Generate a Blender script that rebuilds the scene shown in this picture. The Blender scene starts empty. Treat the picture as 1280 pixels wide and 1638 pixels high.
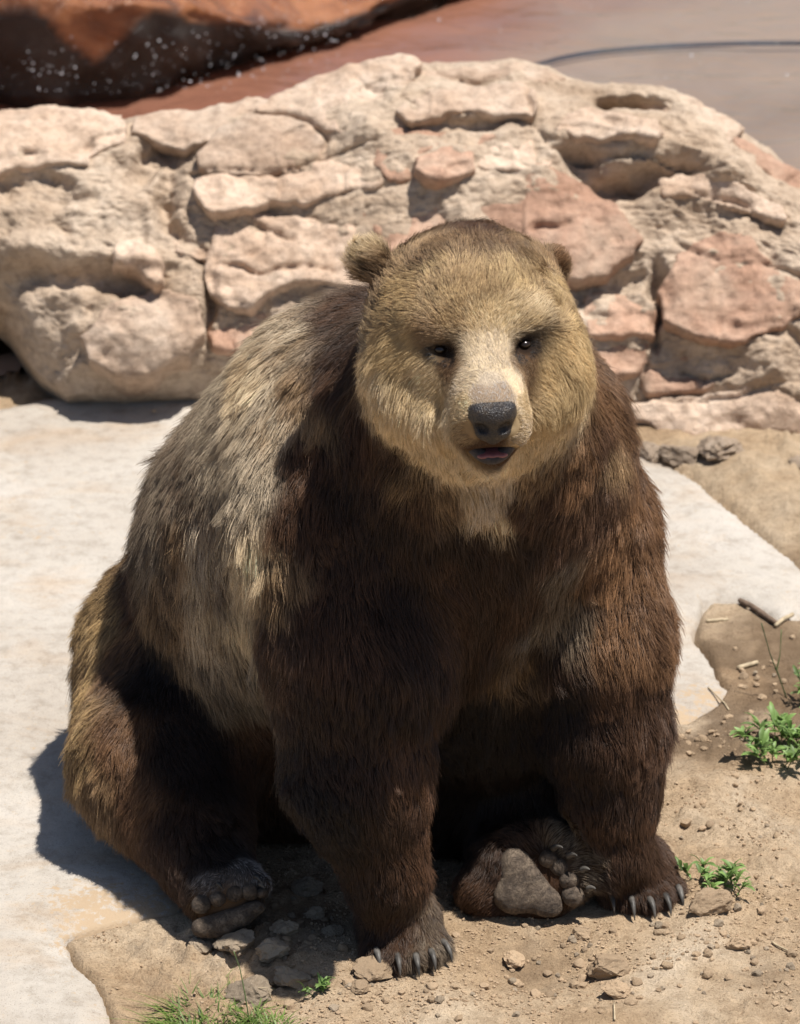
import bpy, bmesh, math, random
import numpy as np
from mathutils import Vector, Matrix
from mathutils.bvhtree import BVHTree
from mathutils.kdtree import KDTree

rng = np.random.default_rng(7)
random.seed(7)
SC = bpy.context.scene
COL = SC.collection
R = math.radians

# ------------------------------------------------------------------ camera
FPX = 7200.0                       # focal length in photo pixels (1280 x 1638)
PITCH = R(24.0)
CAM = np.array([0.0, -6.98, 3.986])
FWD = np.array([0.0, math.cos(PITCH), -math.sin(PITCH)])
UPV = np.array([0.0, math.sin(PITCH), math.cos(PITCH)])
RGT = np.array([1.0, 0.0, 0.0])
cam = bpy.data.cameras.new('camera')
cam.sensor_fit = 'VERTICAL'
cam.sensor_height = 36.0
cam.lens = 36.0 * FPX / 1638.0
cam.clip_end = 300.0
cam.dof.use_dof = True
cam.dof.focus_distance = 7.85
cam.dof.aperture_fstop = 6.0
camo = bpy.data.objects.new('camera', cam)
COL.objects.link(camo)
camo.location = CAM
camo.rotation_euler = (math.pi / 2 - PITCH, 0, 0)
SC.camera = camo

# ------------------------------------------------------------------ sky, sun, exposure
SUN_DIR = np.array([0.285, -0.12, 0.95])
SUN_DIR = SUN_DIR / np.linalg.norm(SUN_DIR)
SUN_EL = math.asin(SUN_DIR[2])
SUN_AZ = math.atan2(SUN_DIR[0], SUN_DIR[1])
w = bpy.data.worlds.new('World')
SC.world = w
w.use_nodes = True
nt = w.node_tree
nt.nodes.clear()
sky = nt.nodes.new('ShaderNodeTexSky')
sky.sky_type = 'NISHITA'
sky.sun_disc = False
sky.sun_elevation = SUN_EL
sky.sun_rotation = SUN_AZ
bg = nt.nodes.new('ShaderNodeBackground')
bg.inputs['Strength'].default_value = 0.065
wo = nt.nodes.new('ShaderNodeOutputWorld')
nt.links.new(sky.outputs[0], bg.inputs[0])
nt.links.new(bg.outputs[0], wo.inputs[0])
sun = bpy.data.lights.new('sun', 'SUN')
sun.energy = 5.0
sun.angle = R(0.53)
sun.color = (1.0, 0.955, 0.89)
suno = bpy.data.objects.new('sun', sun)
COL.objects.link(suno)
suno.rotation_euler = Vector(SUN_DIR).to_track_quat('Z', 'Y').to_euler()
suno.location = (3, 2, 8)
SC.view_settings.view_transform = 'Standard'
SC.view_settings.look = 'None'
SC.view_settings.exposure = 0.52
SC.view_settings.gamma = 1.0
SC.cycles.max_bounces = 10
SC.cycles.diffuse_bounces = 3
SC.cycles.glossy_bounces = 6
SC.cycles.transmission_bounces = 8
SC.cycles.transparent_max_bounces = 8
SC.cycles.use_denoising = True
SC.cycles.denoiser = 'OPENIMAGEDENOISE'
SC.cycles.denoising_input_passes = 'RGB_ALBEDO_NORMAL'
SC.cycles.denoising_prefilter = 'ACCURATE'
SC.cycles.use_adaptive_sampling = False


# ------------------------------------------------------------------ helpers
def ray(px, py):
    d = FWD + RGT * ((px - 640.0) / FPX) - UPV * ((py - 819.0) / FPX)
    return d


def W(px, py, y):
    """point of the pixel's ray at world depth y"""
    d = ray(px, py)
    return CAM + d * ((y - CAM[1]) / d[1])


def G(px, py, z=0.0):
    """point of the pixel's ray on the level z"""
    d = ray(px, py)
    return CAM + d * ((z - CAM[2]) / d[2])


def _hash(ix, iy, iz, seed):
    n = (ix * 374761393 + iy * 668265263 + iz * 2147483647 + seed * 974634777) & 0xFFFFFFFF
    n = ((n ^ (n >> 13)) * 1274126177) & 0xFFFFFFFF
    n = ((n ^ (n >> 16)) * 2246822519) & 0xFFFFFFFF
    return ((n ^ (n >> 15)) & 0xFFFFFF) / float(0xFFFFFF) * 2.0 - 1.0


def vnoise(p, seed=0):
    p = np.asarray(p, dtype=np.float64)
    i = np.floor(p).astype(np.int64)
    f = p - i
    u = f * f * f * (f * (f * 6 - 15) + 10)
    x, y, z = i[..., 0], i[..., 1], i[..., 2]
    out = 0.0
    for dx in (0, 1):
        wx = u[..., 0] if dx else 1 - u[..., 0]
        for dy in (0, 1):
            wy = u[..., 1] if dy else 1 - u[..., 1]
            for dz in (0, 1):
                wz = u[..., 2] if dz else 1 - u[..., 2]
                out = out + wx * wy * wz * _hash(x + dx, y + dy, z + dz, seed)
    return out


def fbm(p, octaves=4, seed=0, lac=2.07, gain=0.5):
    p = np.asarray(p, dtype=np.float64)
    a, s = 1.0, 0.0
    for o in range(octaves):
        s = s + a * vnoise(p, seed + o * 17)
        p = p * lac + 13.7
        a *= gain
    return s


def v3(x, y, z=None):
    z = np.zeros_like(x) if z is None else z
    return np.stack([x, y, z], -1)


def smoothstep(a, b, x):
    t = np.clip((x - a) / (b - a), 0, 1)
    return t * t * (3 - 2 * t)


def mesh_obj(name, verts, faces, mat, parent=None, smooth=True):
    me = bpy.data.meshes.new(name)
    verts = np.asarray(verts, dtype=np.float32)
    if isinstance(faces, np.ndarray):
        n, k = faces.shape
        me.vertices.add(len(verts))
        me.vertices.foreach_set('co', verts.ravel())
        me.loops.add(n * k)
        me.loops.foreach_set('vertex_index', faces.astype(np.int32).ravel())
        me.polygons.add(n)
        me.polygons.foreach_set('loop_start', np.arange(0, n * k, k, dtype=np.int32))
        me.polygons.foreach_set('loop_total', np.full(n, k, dtype=np.int32))
        me.update(calc_edges=True)
        me.validate()
    else:
        me.from_pydata([tuple(map(float, v)) for v in verts], [], faces)
        me.update()
    me.polygons.foreach_set('use_smooth', np.full(len(me.polygons), smooth))
    me.materials.append(mat)
    o = bpy.data.objects.new(name, me)
    COL.objects.link(o)
    if parent is not None:
        adopt(o, parent)
    return o


def adopt(o, parent):
    o.parent = parent
    if parent.type == 'EMPTY':
        o.matrix_parent_inverse = Matrix.Translation(parent.location).inverted()


def empty(name, loc, label, cat, group=None):
    o = bpy.data.objects.new(name, None)
    o.location = tuple(float(c) for c in loc)
    o.empty_display_size = 0.05
    COL.objects.link(o)
    return tag(o, label, cat, group)


def tag(o, label, cat=None, group=None, kind=None):
    if label:
        o['label'] = label
    if cat:
        o['category'] = cat
    if group:
        o['group'] = group
    if kind:
        o['kind'] = kind
    return o


def grid_faces(nu, nv):
    i = np.arange(nu - 1)[:, None] * nv + np.arange(nv - 1)[None, :]
    return np.stack([i, i + nv, i + nv + 1, i + 1], -1).reshape(-1, 4)


def poly_sdf(px, py, poly):
    """signed distance to a closed polygon (negative inside)"""
    poly = np.asarray(poly, dtype=np.float64)
    d = np.full(px.shape, 1e9)
    inside = np.zeros(px.shape, dtype=bool)
    n = len(poly)
    for i in range(n):
        a = poly[i]
        b = poly[(i + 1) % n]
        e = b - a
        wx, wy = px - a[0], py - a[1]
        t = np.clip((wx * e[0] + wy * e[1]) / (e @ e + 1e-12), 0, 1)
        dx, dy = wx - e[0] * t, wy - e[1] * t
        d = np.minimum(d, dx * dx + dy * dy)
        c = ((a[1] <= py) & (b[1] > py)) | ((b[1] <= py) & (a[1] > py))
        with np.errstate(divide='ignore', invalid='ignore'):
            xi = a[0] + (py - a[1]) * e[0] / np.where(e[1] == 0, 1e-12, e[1])
        inside ^= c & (px < xi)
    d = np.sqrt(d)
    return np.where(inside, -d, d)


def masked_grid(P, keep, nu, nv):
    """quads of a grid whose four corners are kept; returns compact verts, faces"""
    f = grid_faces(nu, nv)
    k = keep.ravel()
    f = f[k[f].all(1)]
    used = np.unique(f)
    remap = np.full(nu * nv, -1)
    remap[used] = np.arange(len(used))
    return P.reshape(-1, 3)[used], remap[f]


# ------------------------------------------------------------------ materials
def new_mat(name):
    m = bpy.data.materials.new(name)
    m.use_nodes = True
    t = m.node_tree
    b = t.nodes['Principled BSDF']
    return m, t, b


def N(t, typ, **kw):
    n = t.nodes.new(typ)
    for k, v in kw.items():
        if hasattr(n, k):
            setattr(n, k, v)
        else:
            n.inputs[k].default_value = v
    return n


def rgba(c):
    return (c[0], c[1], c[2], 1.0)


def noise(t, scale, detail=6.0, rough=0.6, dist=0.0, vec=None):
    n = N(t, 'ShaderNodeTexNoise')
    n.inputs['Scale'].default_value = scale
    n.inputs['Detail'].default_value = detail
    n.inputs['Roughness'].default_value = rough
    n.inputs['Distortion'].default_value = dist
    if vec is not None:
        t.links.new(vec, n.inputs['Vector'])
    return n


def ramp(t, src, stops, interp='LINEAR'):
    r = N(t, 'ShaderNodeValToRGB')
    r.color_ramp.interpolation = interp
    el = r.color_ramp.elements
    while len(el) > 1:
        el.remove(el[-1])
    for i, (p, c) in enumerate(stops):
        e = el[0] if i == 0 else el.new(p)
        e.position = p
        e.color = rgba(c) if len(c) == 3 else c
    t.links.new(src, r.inputs[0])
    return r


def mix(t, fac, a, b, blend='MIX'):
    m = N(t, 'ShaderNodeMix', data_type='RGBA', blend_type=blend)
    for sock, val in ((m.inputs[0], fac), (m.inputs[6], a), (m.inputs[7], b)):
        if hasattr(val, 'node'):
            t.links.new(val, sock)
        elif isinstance(val, (int, float)):
            sock.default_value = val
        else:
            sock.default_value = rgba(val)
    return m.outputs[2]


def bump(t, b, pairs, normal=None):
    """chain of bumps: (socket, strength, distance)"""
    prev = None
    for s, st, di in pairs:
        n = N(t, 'ShaderNodeBump')
        n.inputs['Strength'].default_value = st
        n.inputs['Distance'].default_value = di
        t.links.new(s, n.inputs['Height'])
        if prev is not None:
            t.links.new(prev, n.inputs['Normal'])
        prev = n.outputs[0]
    t.links.new(prev, b.inputs['Normal'])


def stone_mat(name, cols, dark, scale=1.0, pits=1.0):
    m, t, b = new_mat(name)
    tc = N(t, 'ShaderNodeTexCoord').outputs['Object']
    oi = N(t, 'ShaderNodeObjectInfo').outputs['Random']
    n1 = noise(t, 5 * scale, 8, 0.62, 0.6, tc)
    n2 = noise(t, 38 * scale, 8, 0.7, 0.2, tc)
    n3 = noise(t, 190 * scale, 5, 0.7, 0.0, tc)
    mp = N(t, 'ShaderNodeMapping')
    mp.inputs['Scale'].default_value = (4, 9, 34)
    t.links.new(tc, mp.inputs['Vector'])
    n4 = noise(t, 1.0 * scale, 6, 0.6, 0.8, mp.outputs[0])
    r1 = ramp(t, n1.outputs[0], [(0.30, cols[0]), (0.48, cols[1]), (0.68, cols[2])])
    r2 = ramp(t, n2.outputs[0], [(0.32, (0.62, 0.60, 0.58)), (0.55, (1, 1, 1)), (0.75, (1.12, 1.1, 1.06))])
    c = mix(t, 0.85, r1.outputs[0], r2.outputs[0], 'MULTIPLY')
    r4 = ramp(t, n4.outputs[0], [(0.42, (1, 1, 1)), (0.62, (0.80, 0.76, 0.72))])
    c = mix(t, 0.6, c, r4.outputs[0], 'MULTIPLY')
    st = ramp(t, noise(t, 11 * scale, 9, 0.72, 1.2, tc).outputs[0], [(0.60, (0, 0, 0)), (0.74, (1, 1, 1))])
    c = mix(t, st.outputs[0], c, mix(t, 0.55, c, dark))
    pit = ramp(t, n3.outputs[0], [(0.30, (0.55, 0.5, 0.45)), (0.45, (1, 1, 1))])
    c = mix(t, 0.6 * pits, c, pit.outputs[0], 'MULTIPLY')
    hv = N(t, 'ShaderNodeHueSaturation')
    mr = N(t, 'ShaderNodeMapRange')
    mr.inputs[3].default_value = 0.86
    mr.inputs[4].default_value = 1.12
    t.links.new(oi, mr.inputs[0])
    t.links.new(mr.outputs[0], hv.inputs['Value'])
    t.links.new(c, hv.inputs['Color'])
    t.links.new(hv.outputs[0], b.inputs['Base Color'])
    b.inputs['Roughness'].default_value = 0.92
    b.inputs['Specular IOR Level'].default_value = 0.2
    bump(t, b, [(n2.outputs[0], 0.75, 0.014), (n4.outputs[0], 0.45, 0.01), (n3.outputs[0], 0.7 * pits, 0.004)])
    return m


M_CORE = stone_mat('tan_mortar_rock', [(.42, .315, .225), (.54, .42, .315), (.62, .505, .395)], (.32, .22, .145), 1.0)
M_TAN = stone_mat('tan_sandstone', [(.48, .34, .245), (.60, .45, .34), (.67, .54, .43)], (.40, .265, .18), 1.0)
M_RED = stone_mat('red_sandstone', [(.43, .255, .175), (.52, .33, .235), (.58, .42, .315)], (.35, .20, .135), 1.0)


def dirt_material():
    m, t, b = new_mat('dirt_soil')
    tc = N(t, 'ShaderNodeTexCoord').outputs['Object']
    n1 = noise(t, 3.2, 8, 0.6, 0.7, tc)
    n2 = noise(t, 34, 8, 0.7, 0.3, tc)
    n3 = noise(t, 210, 4, 0.7, 0.0, tc)
    r1 = ramp(t, n1.outputs[0], [(0.30, (.40, .275, .165)), (0.45, (.50, .365, .235)), (0.58, (.56, .43, .295)), (0.72, (.63, .51, .375))])
    r2 = ramp(t, n2.outputs[0], [(0.30, (.62, .58, .54)), (0.52, (1, 1, 1)), (0.72, (1.18, 1.16, 1.12))])
    c = mix(t, 0.8, r1.outputs[0], r2.outputs[0], 'MULTIPLY')
    r3 = ramp(t, n3.outputs[0], [(0.32, (.45, .39, .33)), (0.46, (1, 1, 1))])
    c = mix(t, 0.75, c, r3.outputs[0], 'MULTIPLY')
    at = N(t, 'ShaderNodeAttribute')
    at.attribute_name = 'damp'
    c = mix(t, at.outputs['Fac'], c, mix(t, 0.8, c, (.16, .105, .062)))
    t.links.new(c, b.inputs['Base Color'])
    b.inputs['Roughness'].default_value = 0.95
    b.inputs['Specular IOR Level'].default_value = 0.15
    bump(t, b, [(n2.outputs[0], 1.0, 0.016), (n3.outputs[0], 1.0, 0.006)])
    return m


def clod_material(name, c0, c1, c2):
    m, t, b = new_mat(name)
    tc = N(t, 'ShaderNodeTexCoord').outputs['Object']
    oi = N(t, 'ShaderNodeObjectInfo').outputs['Random']
    n1 = noise(t, 30, 7, 0.65, 0.3, tc)
    n3 = noise(t, 220, 4, 0.7, 0.0, tc)
    r1 = ramp(t, n1.outputs[0], [(0.3, c0), (0.5, c1), (0.7, c2)])
    r3 = ramp(t, n3.outputs[0], [(0.3, (.65, .6, .56)), (0.5, (1, 1, 1))])
    c = mix(t, 0.6, r1.outputs[0], r3.outputs[0], 'MULTIPLY')
    hv = N(t, 'ShaderNodeHueSaturation')
    mr = N(t, 'ShaderNodeMapRange')
    mr.inputs[3].default_value = 0.75
    mr.inputs[4].default_value = 1.2
    t.links.new(oi, mr.inputs[0])
    t.links.new(mr.outputs[0], hv.inputs['Value'])
    t.links.new(c, hv.inputs['Color'])
    t.links.new(hv.outputs[0], b.inputs['Base Color'])
    b.inputs['Roughness'].default_value = 0.95
    b.inputs['Specular IOR Level'].default_value = 0.15
    bump(t, b, [(n1.outputs[0], 0.5, 0.006), (n3.outputs[0], 0.6, 0.003)])
    return m


def concrete_material():
    m, t, b = new_mat('pale_concrete')
    tc = N(t, 'ShaderNodeTexCoord').outputs['Object']
    n1 = noise(t, 1.7, 7, 0.6, 0.5, tc)
    n2 = noise(t, 26, 8, 0.7, 0.2, tc)
    n3 = noise(t, 330, 4, 0.75, 0.0, tc)
    mp = N(t, 'ShaderNodeMapping')
    mp.inputs['Scale'].default_value = (2.6, 4.2, 1)
    mp.inputs['Rotation'].default_value = (0, 0, R(12))
    t.links.new(tc, mp.inputs['Vector'])
    n4 = noise(t, 1.4, 7, 0.62, 0.7, mp.outputs[0])
    r1 = ramp(t, n1.outputs[0], [(0.35, (.37, .325, .275)), (0.55, (.43, .39, .34)), (0.7, (.48, .44, .395))])
    r4 = ramp(t, n4.outputs[0], [(0.50, (1, 1, 1)), (0.70, (.94, .82, .70))])
    c = mix(t, 0.75, r1.outputs[0], r4.outputs[0], 'MULTIPLY')
    r2 = ramp(t, n2.outputs[0], [(0.32, (.70, .67, .63)), (0.5, (1, 1, 1)), (0.68, (1.1, 1.09, 1.07))])
    c = mix(t, 0.75, c, r2.outputs[0], 'MULTIPLY')
    r3 = ramp(t, n3.outputs[0], [(0.33, (.40, .36, .33)), (0.44, (1, 1, 1))])
    c = mix(t, 0.75, c, r3.outputs[0], 'MULTIPLY')
    at = N(t, 'ShaderNodeAttribute')
    at.attribute_name = 'soil'
    ns = noise(t, 60, 6, 0.7, 0.0, tc)
    ma = N(t, 'ShaderNodeMath', operation='MULTIPLY_ADD')
    t.links.new(ns.outputs[0], ma.inputs[0])
    ma.inputs[1].default_value = 1.4
    t.links.new(at.outputs['Fac'], ma.inputs[2])
    sr = ramp(t, ma.outputs[0], [(0.85, (0, 0, 0)), (1.25, (1, 1, 1))])
    c = mix(t, sr.outputs[0], c, (.40, .30, .20))
    t.links.new(c, b.inputs['Base Color'])
    b.inputs['Roughness'].default_value = 0.9
    b.inputs['Specular IOR Level'].default_value = 0.2
    bump(t, b, [(n2.outputs[0], 0.45, 0.010), (n3.outputs[0], 0.6, 0.003)])
    return m


M_DIRT = dirt_material()
M_CLOD = clod_material('dirt_clod', (.35, .24, .15), (.45, .325, .21), (.53, .41, .285))
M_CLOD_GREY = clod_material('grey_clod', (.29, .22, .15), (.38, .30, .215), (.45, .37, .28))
M_CONC = concrete_material()


def plain(name, col, rough=0.6, spec=0.4, var=0.25, scale=40, bmp=0.2, coat=0.0):
    m, t, b = new_mat(name)
    tc = N(t, 'ShaderNodeTexCoord').outputs['Object']
    n1 = noise(t, scale, 6, 0.6, 0.3, tc)
    lo = tuple(c * (1 - var) for c in col)
    hi = tuple(min(1, c * (1 + var)) for c in col)
    r1 = ramp(t, n1.outputs[0], [(0.3, lo), (0.7, hi)])
    t.links.new(r1.outputs[0], b.inputs['Base Color'])
    b.inputs['Roughness'].default_value = rough
    b.inputs['Specular IOR Level'].default_value = spec
    b.inputs['Coat Weight'].default_value = coat
    b.inputs['Coat Roughness'].default_value = 0.15
    if bmp:
        bump(t, b, [(n1.outputs[0], bmp, 0.003)])
    return m

# ------------------------------------------------------------------ ground
def axis(fine0, fine1, step, far, growth=1.09):
    a = list(np.arange(fine0, fine1 + step / 2, step))
    s = step
    x = a[-1]
    while x < far:
        s *= growth
        x += s
        a.append(x)
    s = step
    x = a[0]
    while x > -far:
        s *= growth
        x -= s
        a.insert(0, x)
    return np.array(a)


# the concrete pad, its edge read off the photograph on the level z = 0
PAD = [G(px, py)[:2] for px, py in [
    (1000, 722), (1050, 738), (1110, 765), (1165, 805), (1215, 850), (1262, 895), (1310, 935), (1318, 965),
    (1285, 992), (1245, 1000), (1215, 985), (1185, 967), (1150, 965), (1132, 975), (1122, 1003), (1120, 1025),
    (1142, 1050), (1152, 1085), (1168, 1108), (1150, 1135), (1125, 1150), (1100, 1166), (1070, 1165),
    (980, 1180), (800, 1130), (600, 1130), (440, 1240), (350, 1380), (300, 1462), (245, 1475), (180, 1490), (112, 1512),
    (135, 1545), (162, 1575), (178, 1610), (196, 1660), (230, 1760), (150, 2000), (-700, 2000), (-900, 1200),
    (-500, 700), (-220, 655), (-30, 652), (60, 636), (130, 626), (250, 618), (420, 610), (700, 640), (900, 690)]]


def ground_z(x, y):
    p = v3(x, y)
    z = 0.012 * fbm(p * 2.2, 3, 3) + 0.007 * fbm(p * 9, 3, 5)
    rough = np.clip(0.6 + 0.8 * vnoise(p * 3.1, 9), 0.1, 1.4)
    z = z + rough * (0.011 * fbm(p * 24, 3, 11) + 0.010 * np.abs(fbm(p * 48, 3, 12)))
    # digging between the paws, soil heaped around them
    def blob(px, py, r, h):
        c = G(px, py)
        return h * np.exp(-((x - c[0]) ** 2 + ((y - c[1]) * 0.8) ** 2) / (r * r))
    z = z + blob(850, 1560, 0.10, -0.035) + blob(700, 1600, 0.06, 0.012) + blob(940, 1510, 0.07, 0.018)
    z = z + blob(430, 1520, 0.10, 0.015) + blob(1130, 1450, 0.07, 0.02) + blob(1160, 1300, 0.16, 0.03)
    # raised soil between pad and boulder at the right
    z = z + blob(1150, 775, 0.16, 0.03) + blob(1330, 820, 0.25, 0.035)
    pd = poly_sdf(x, y, PAD)
    z = z * (0.15 + 0.85 * smoothstep(0.0, 0.10, pd)) + 0.008 * smoothstep(0.05, 0.0, pd)
    z = z * smoothstep(-0.02, 0.0, pd) - 0.04 * smoothstep(0.004, -0.03, pd)
    # the stream runs behind the boulder and round its end
    ys = 2.80 + 0.85 * smoothstep(-0.95, -0.35, x)
    d = y - ys
    z = z - 0.30 * smoothstep(-0.05, 0.5, d)
    return np.where((np.abs(x) > 6) | (y < -4), z * 0.5, z)


gx = axis(-1.05, 1.25, 0.008, 60)
gy = axis(-0.75, 0.85, 0.008, 60, 1.035)
X, Y = np.meshgrid(gx, gy, indexing='ij')
Z = ground_z(X, Y)
ground = mesh_obj('ground', v3(X, Y, Z).reshape(-1, 3), grid_faces(len(gx), len(gy)), M_DIRT)
tag(ground, 'loose tan dirt ground in front of the bear', kind='structure')
damp = np.zeros(X.shape)
for px, py, r, a in [(1200, 1060, .17, 1.0), (1260, 1100, .2, .9), (1120, 1200, .12, .8), (1180, 1180, .15, .8),
                     (460, 1480, .13, .55), (860, 1540, .09, .35), (1270, 1580, .1, .3), (1270, 880, .10, .5)]:
    c = G(px, py)
    damp = np.maximum(damp, a * np.exp(-(((X - c[0]) ** 2 + ((Y - c[1]) * .8) ** 2) / r ** 2) ** 2))
damp = np.clip(damp * (1.0 + 0.9 * fbm(v3(X, Y) * 14, 3, 31)), 0, 1)
at = ground.data.attributes.new('damp', 'FLOAT', 'POINT')
at.data.foreach_set('value', damp.ravel().astype(np.float32))

# concrete pad
ax = np.concatenate([np.arange(-3.4, -1.1, 0.03), np.arange(-1.1, 1.25, 0.0075)])
ay = np.concatenate([np.arange(-1.0, 1.3, 0.0075), np.arange(1.3, 3.1, 0.02)])
X, Y = np.meshgrid(ax, ay, indexing='ij')
pp = v3(X, Y)
d = poly_sdf(X, Y, PAD) + 0.006 * fbm(pp * 17, 3, 41) + 0.010 * fbm(pp * 4, 2, 43)
Z = 0.014 + 0.012 * fbm(pp * 1.3, 2, 44) + 0.0022 * fbm(pp * 9, 3, 45) - 0.05 * smoothstep(-0.014, 0.006, d) ** 1.5 - 0.012 * smoothstep(-.07, 0, d)
vv, ff = masked_grid(v3(X, Y, Z), d < 0.012, len(ax), len(ay))
pad = mesh_obj('pavement', vv, ff, M_CONC)
tag(pad, 'pale rough concrete pad the bear sits on', kind='structure')
soil = np.zeros(len(vv))
for px, py, r, a in [(260, 1500, .13, .55), (190, 1500, .10, .5), (150, 1460, .08, .35), (1130, 1120, .06, .3), (1085, 1160, .07, .4), (60, 860, .05, .15)]:
    c = G(px, py)
    soil = np.maximum(soil, a * np.exp(-((vv[:, 0] - c[0]) ** 2 + (vv[:, 1] - c[1]) ** 2) / r ** 2))
at = pad.data.attributes.new('soil', 'FLOAT', 'POINT')
at.data.foreach_set('value', soil.astype(np.float32))

# ------------------------------------------------------------------ boulder of set sandstone slabs
FO = np.array([0.0, 2.42, 0.0])
TILT = R(50)
FB = np.array([0.0, math.cos(TILT), math.sin(TILT)])
FN = np.array([0.0, -math.sin(TILT), math.cos(TILT)])


def face_ab(px, py):
    d = ray(px, py)
    s = ((FO - CAM) @ FN) / (d @ FN)
    p = CAM + d * s - FO
    return p[0], p @ FB


def face_pt(a, b, h):
    return FO + a[..., None] * RGT + b[..., None] * FB + h[..., None] * FN


CREST = np.array([face_ab(*q) for q in [(-420, 420), (-300, 250), (-150, 190), (0, 172), (200, 168), (390, 146), (470, 140), (560, 97), (700, 82),
                                        (820, 72), (900, 95), (1000, 118), (1110, 134), (1188, 182), (1280, 250), (1420, 340), (1560, 440), (1700, 600)]])
BASE = np.array([face_ab(*q) for q in [(-420, 460), (-300, 430), (-150, 455), (0, 492), (55, 572), (105, 622), (300, 612), (600, 650), (1000, 676), (1180, 694), (1280, 698), (1450, 700), (1700, 660)]])
A0, A1 = CREST[0, 0] + 0.02, CREST[-1, 0] - 0.02
HOLLOWS = [(115, 462, .13, .045, .075), (50, 322, .12, .03, .05), (265, 262, .085, .05, .08), (210, 490, .05, .03, .06), (60, 520, .10, .05, .05), (300, 345, .03, .09, .06), (325, 470, .025, .09, .06),
           (1035, 172, .085, .030, .13), (1020, 302, .13, .03, .09), (940, 272, .06, .03, .07), (990, 470, .08, .03, .03), (1048, 500, .02, .11, .05),
           (740, 215, .12, .02, .03), (1210, 560, .10, .02, .03), (110, 560, .10, .03, .03), (200, 520, .06, .05, -.05), (240, 570, .09, .05, -.05), (230, 430, .05, .03, -.05),
           (60, 420, .06, .08, -.03), (1230, 640, .1, .06, -.04), (1150, 300, .1, .03, -.04), (880, 250, .04, .1, -.02)]


CRACKS = [[(395, 170), (408, 184), (455, 186), (500, 205), (524, 236), (519, 262)], [(308, 292), (380, 288), (450, 292), (530, 268), (600, 252)],
          [(640, 100), (655, 130), (642, 160), (662, 190)], [(850, 130), (838, 160), (852, 200), (870, 240)], [(660, 275), (656, 315), (620, 322)],
          [(880, 250), (940, 262), (1010, 272), (1100, 282), (1160, 270)], [(1000, 300), (1090, 318), (1180, 345), (1245, 385)], [(1046, 430), (1050, 500), (1042, 570), (1020, 630)],
          [(1080, 408), (1140, 440), (1210, 432), (1282, 470)], [(395, 372), (450, 392), (470, 400)], [(345, 440), (420, 452), (480, 442), (540, 455)], [(850, 395), (900, 388), (930, 372)],
          [(1010, 640), (1100, 645), (1180, 640), (1280, 620)], [(150, 240), (100, 262), (40, 258)], [(205, 300), (250, 330), (300, 350)], [(90, 380), (140, 400), (185, 410)],
          [(700, 100), (740, 118), (800, 112), (850, 122)], [(560, 120), (600, 150), (640, 152)], [(940, 520), (985, 515), (1040, 522)], [(1090, 600), (1130, 610), (1172, 606)]]
CRACKS = [np.array([face_ab(*q) for q in c]) for c in CRACKS]


def crack_depth(a, b):
    a, b = np.asarray(a, float), np.asarray(b, float)
    q = v3(a, b)
    wa, wb = a + 0.006 * fbm(q * 22, 2, 58), b + 0.006 * fbm(q * 22, 2, 59)
    d2 = np.full(a.shape, 1e9)
    for c in CRACKS:
        if a.ndim and (c[:, 0].min() > a.max() + .05 or c[:, 0].max() < a.min() - .05 or c[:, 1].min() > b.max() + .05 or c[:, 1].max() < b.min() - .05):
            continue
        for s0, s1 in zip(c[:-1], c[1:]):
            e = s1 - s0
            t = np.clip(((wa - s0[0]) * e[0] + (wb - s0[1]) * e[1]) / (e @ e), 0, 1)
            d2 = np.minimum(d2, (wa - s0[0] - t * e[0]) ** 2 + (wb - s0[1] - t * e[1]) ** 2)
    return 0.024 * np.exp(-np.sqrt(d2) / 0.0065) * (0.55 + 0.45 * vnoise(q * 9, 57))


def core_h(a, b):
    bm, bx = np.interp(a, BASE[:, 0], BASE[:, 1]), np.interp(a, CREST[:, 0], CREST[:, 1])
    t = (b - bm) / (bx - bm)
    h = 0.075 - 0.13 * np.clip(np.abs(t - 0.5) * 2, 0, 1.3) ** 4
    h = h - 0.06 * smoothstep(0.72, 1.0, t)
    p = v3(a, b)
    h = h + 0.030 * fbm(p * 3.6, 3, 61) + 0.013 * fbm(p * 13, 4, 62) + 0.0065 * np.abs(fbm(p * 42, 3, 63))
    wa = a + 0.045 * fbm(p * 6, 3, 64)
    wb = b + 0.035 * fbm(p * 6 + 9.1, 3, 65)
    for px, py, ra, rb, dd in HOLLOWS:
        ca, cb = face_ab(px, py)
        h = h - dd * np.exp(-(((wa - ca) / ra) ** 2 + ((wb - cb) / rb) ** 2) ** 1.6)
    h = h + 0.020 * (0.5 - np.abs(fbm(p * 5.5 + 3.3, 3, 67)))
    tr = fbm(v3(a * 4, b * 9), 3, 68) * 3.0
    h = h + 0.0035 * (np.floor(tr) + smoothstep(0.35, 0.65, tr % 1.0) - tr)
    h = h - crack_depth(a, b)
    # bedding ledges in the upper right
    ca, cb = face_ab(1090, 290)
    wgt = np.exp(-(((a - ca) / .3) ** 2 + ((b - cb) / .16) ** 2))
    s = (b + 0.25 * a + 0.02 * fbm(p * 5, 2, 66)) * 17
    h = h + wgt * 0.028 * (np.abs((s % 1.0)) ** 2.5)
    return h


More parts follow.
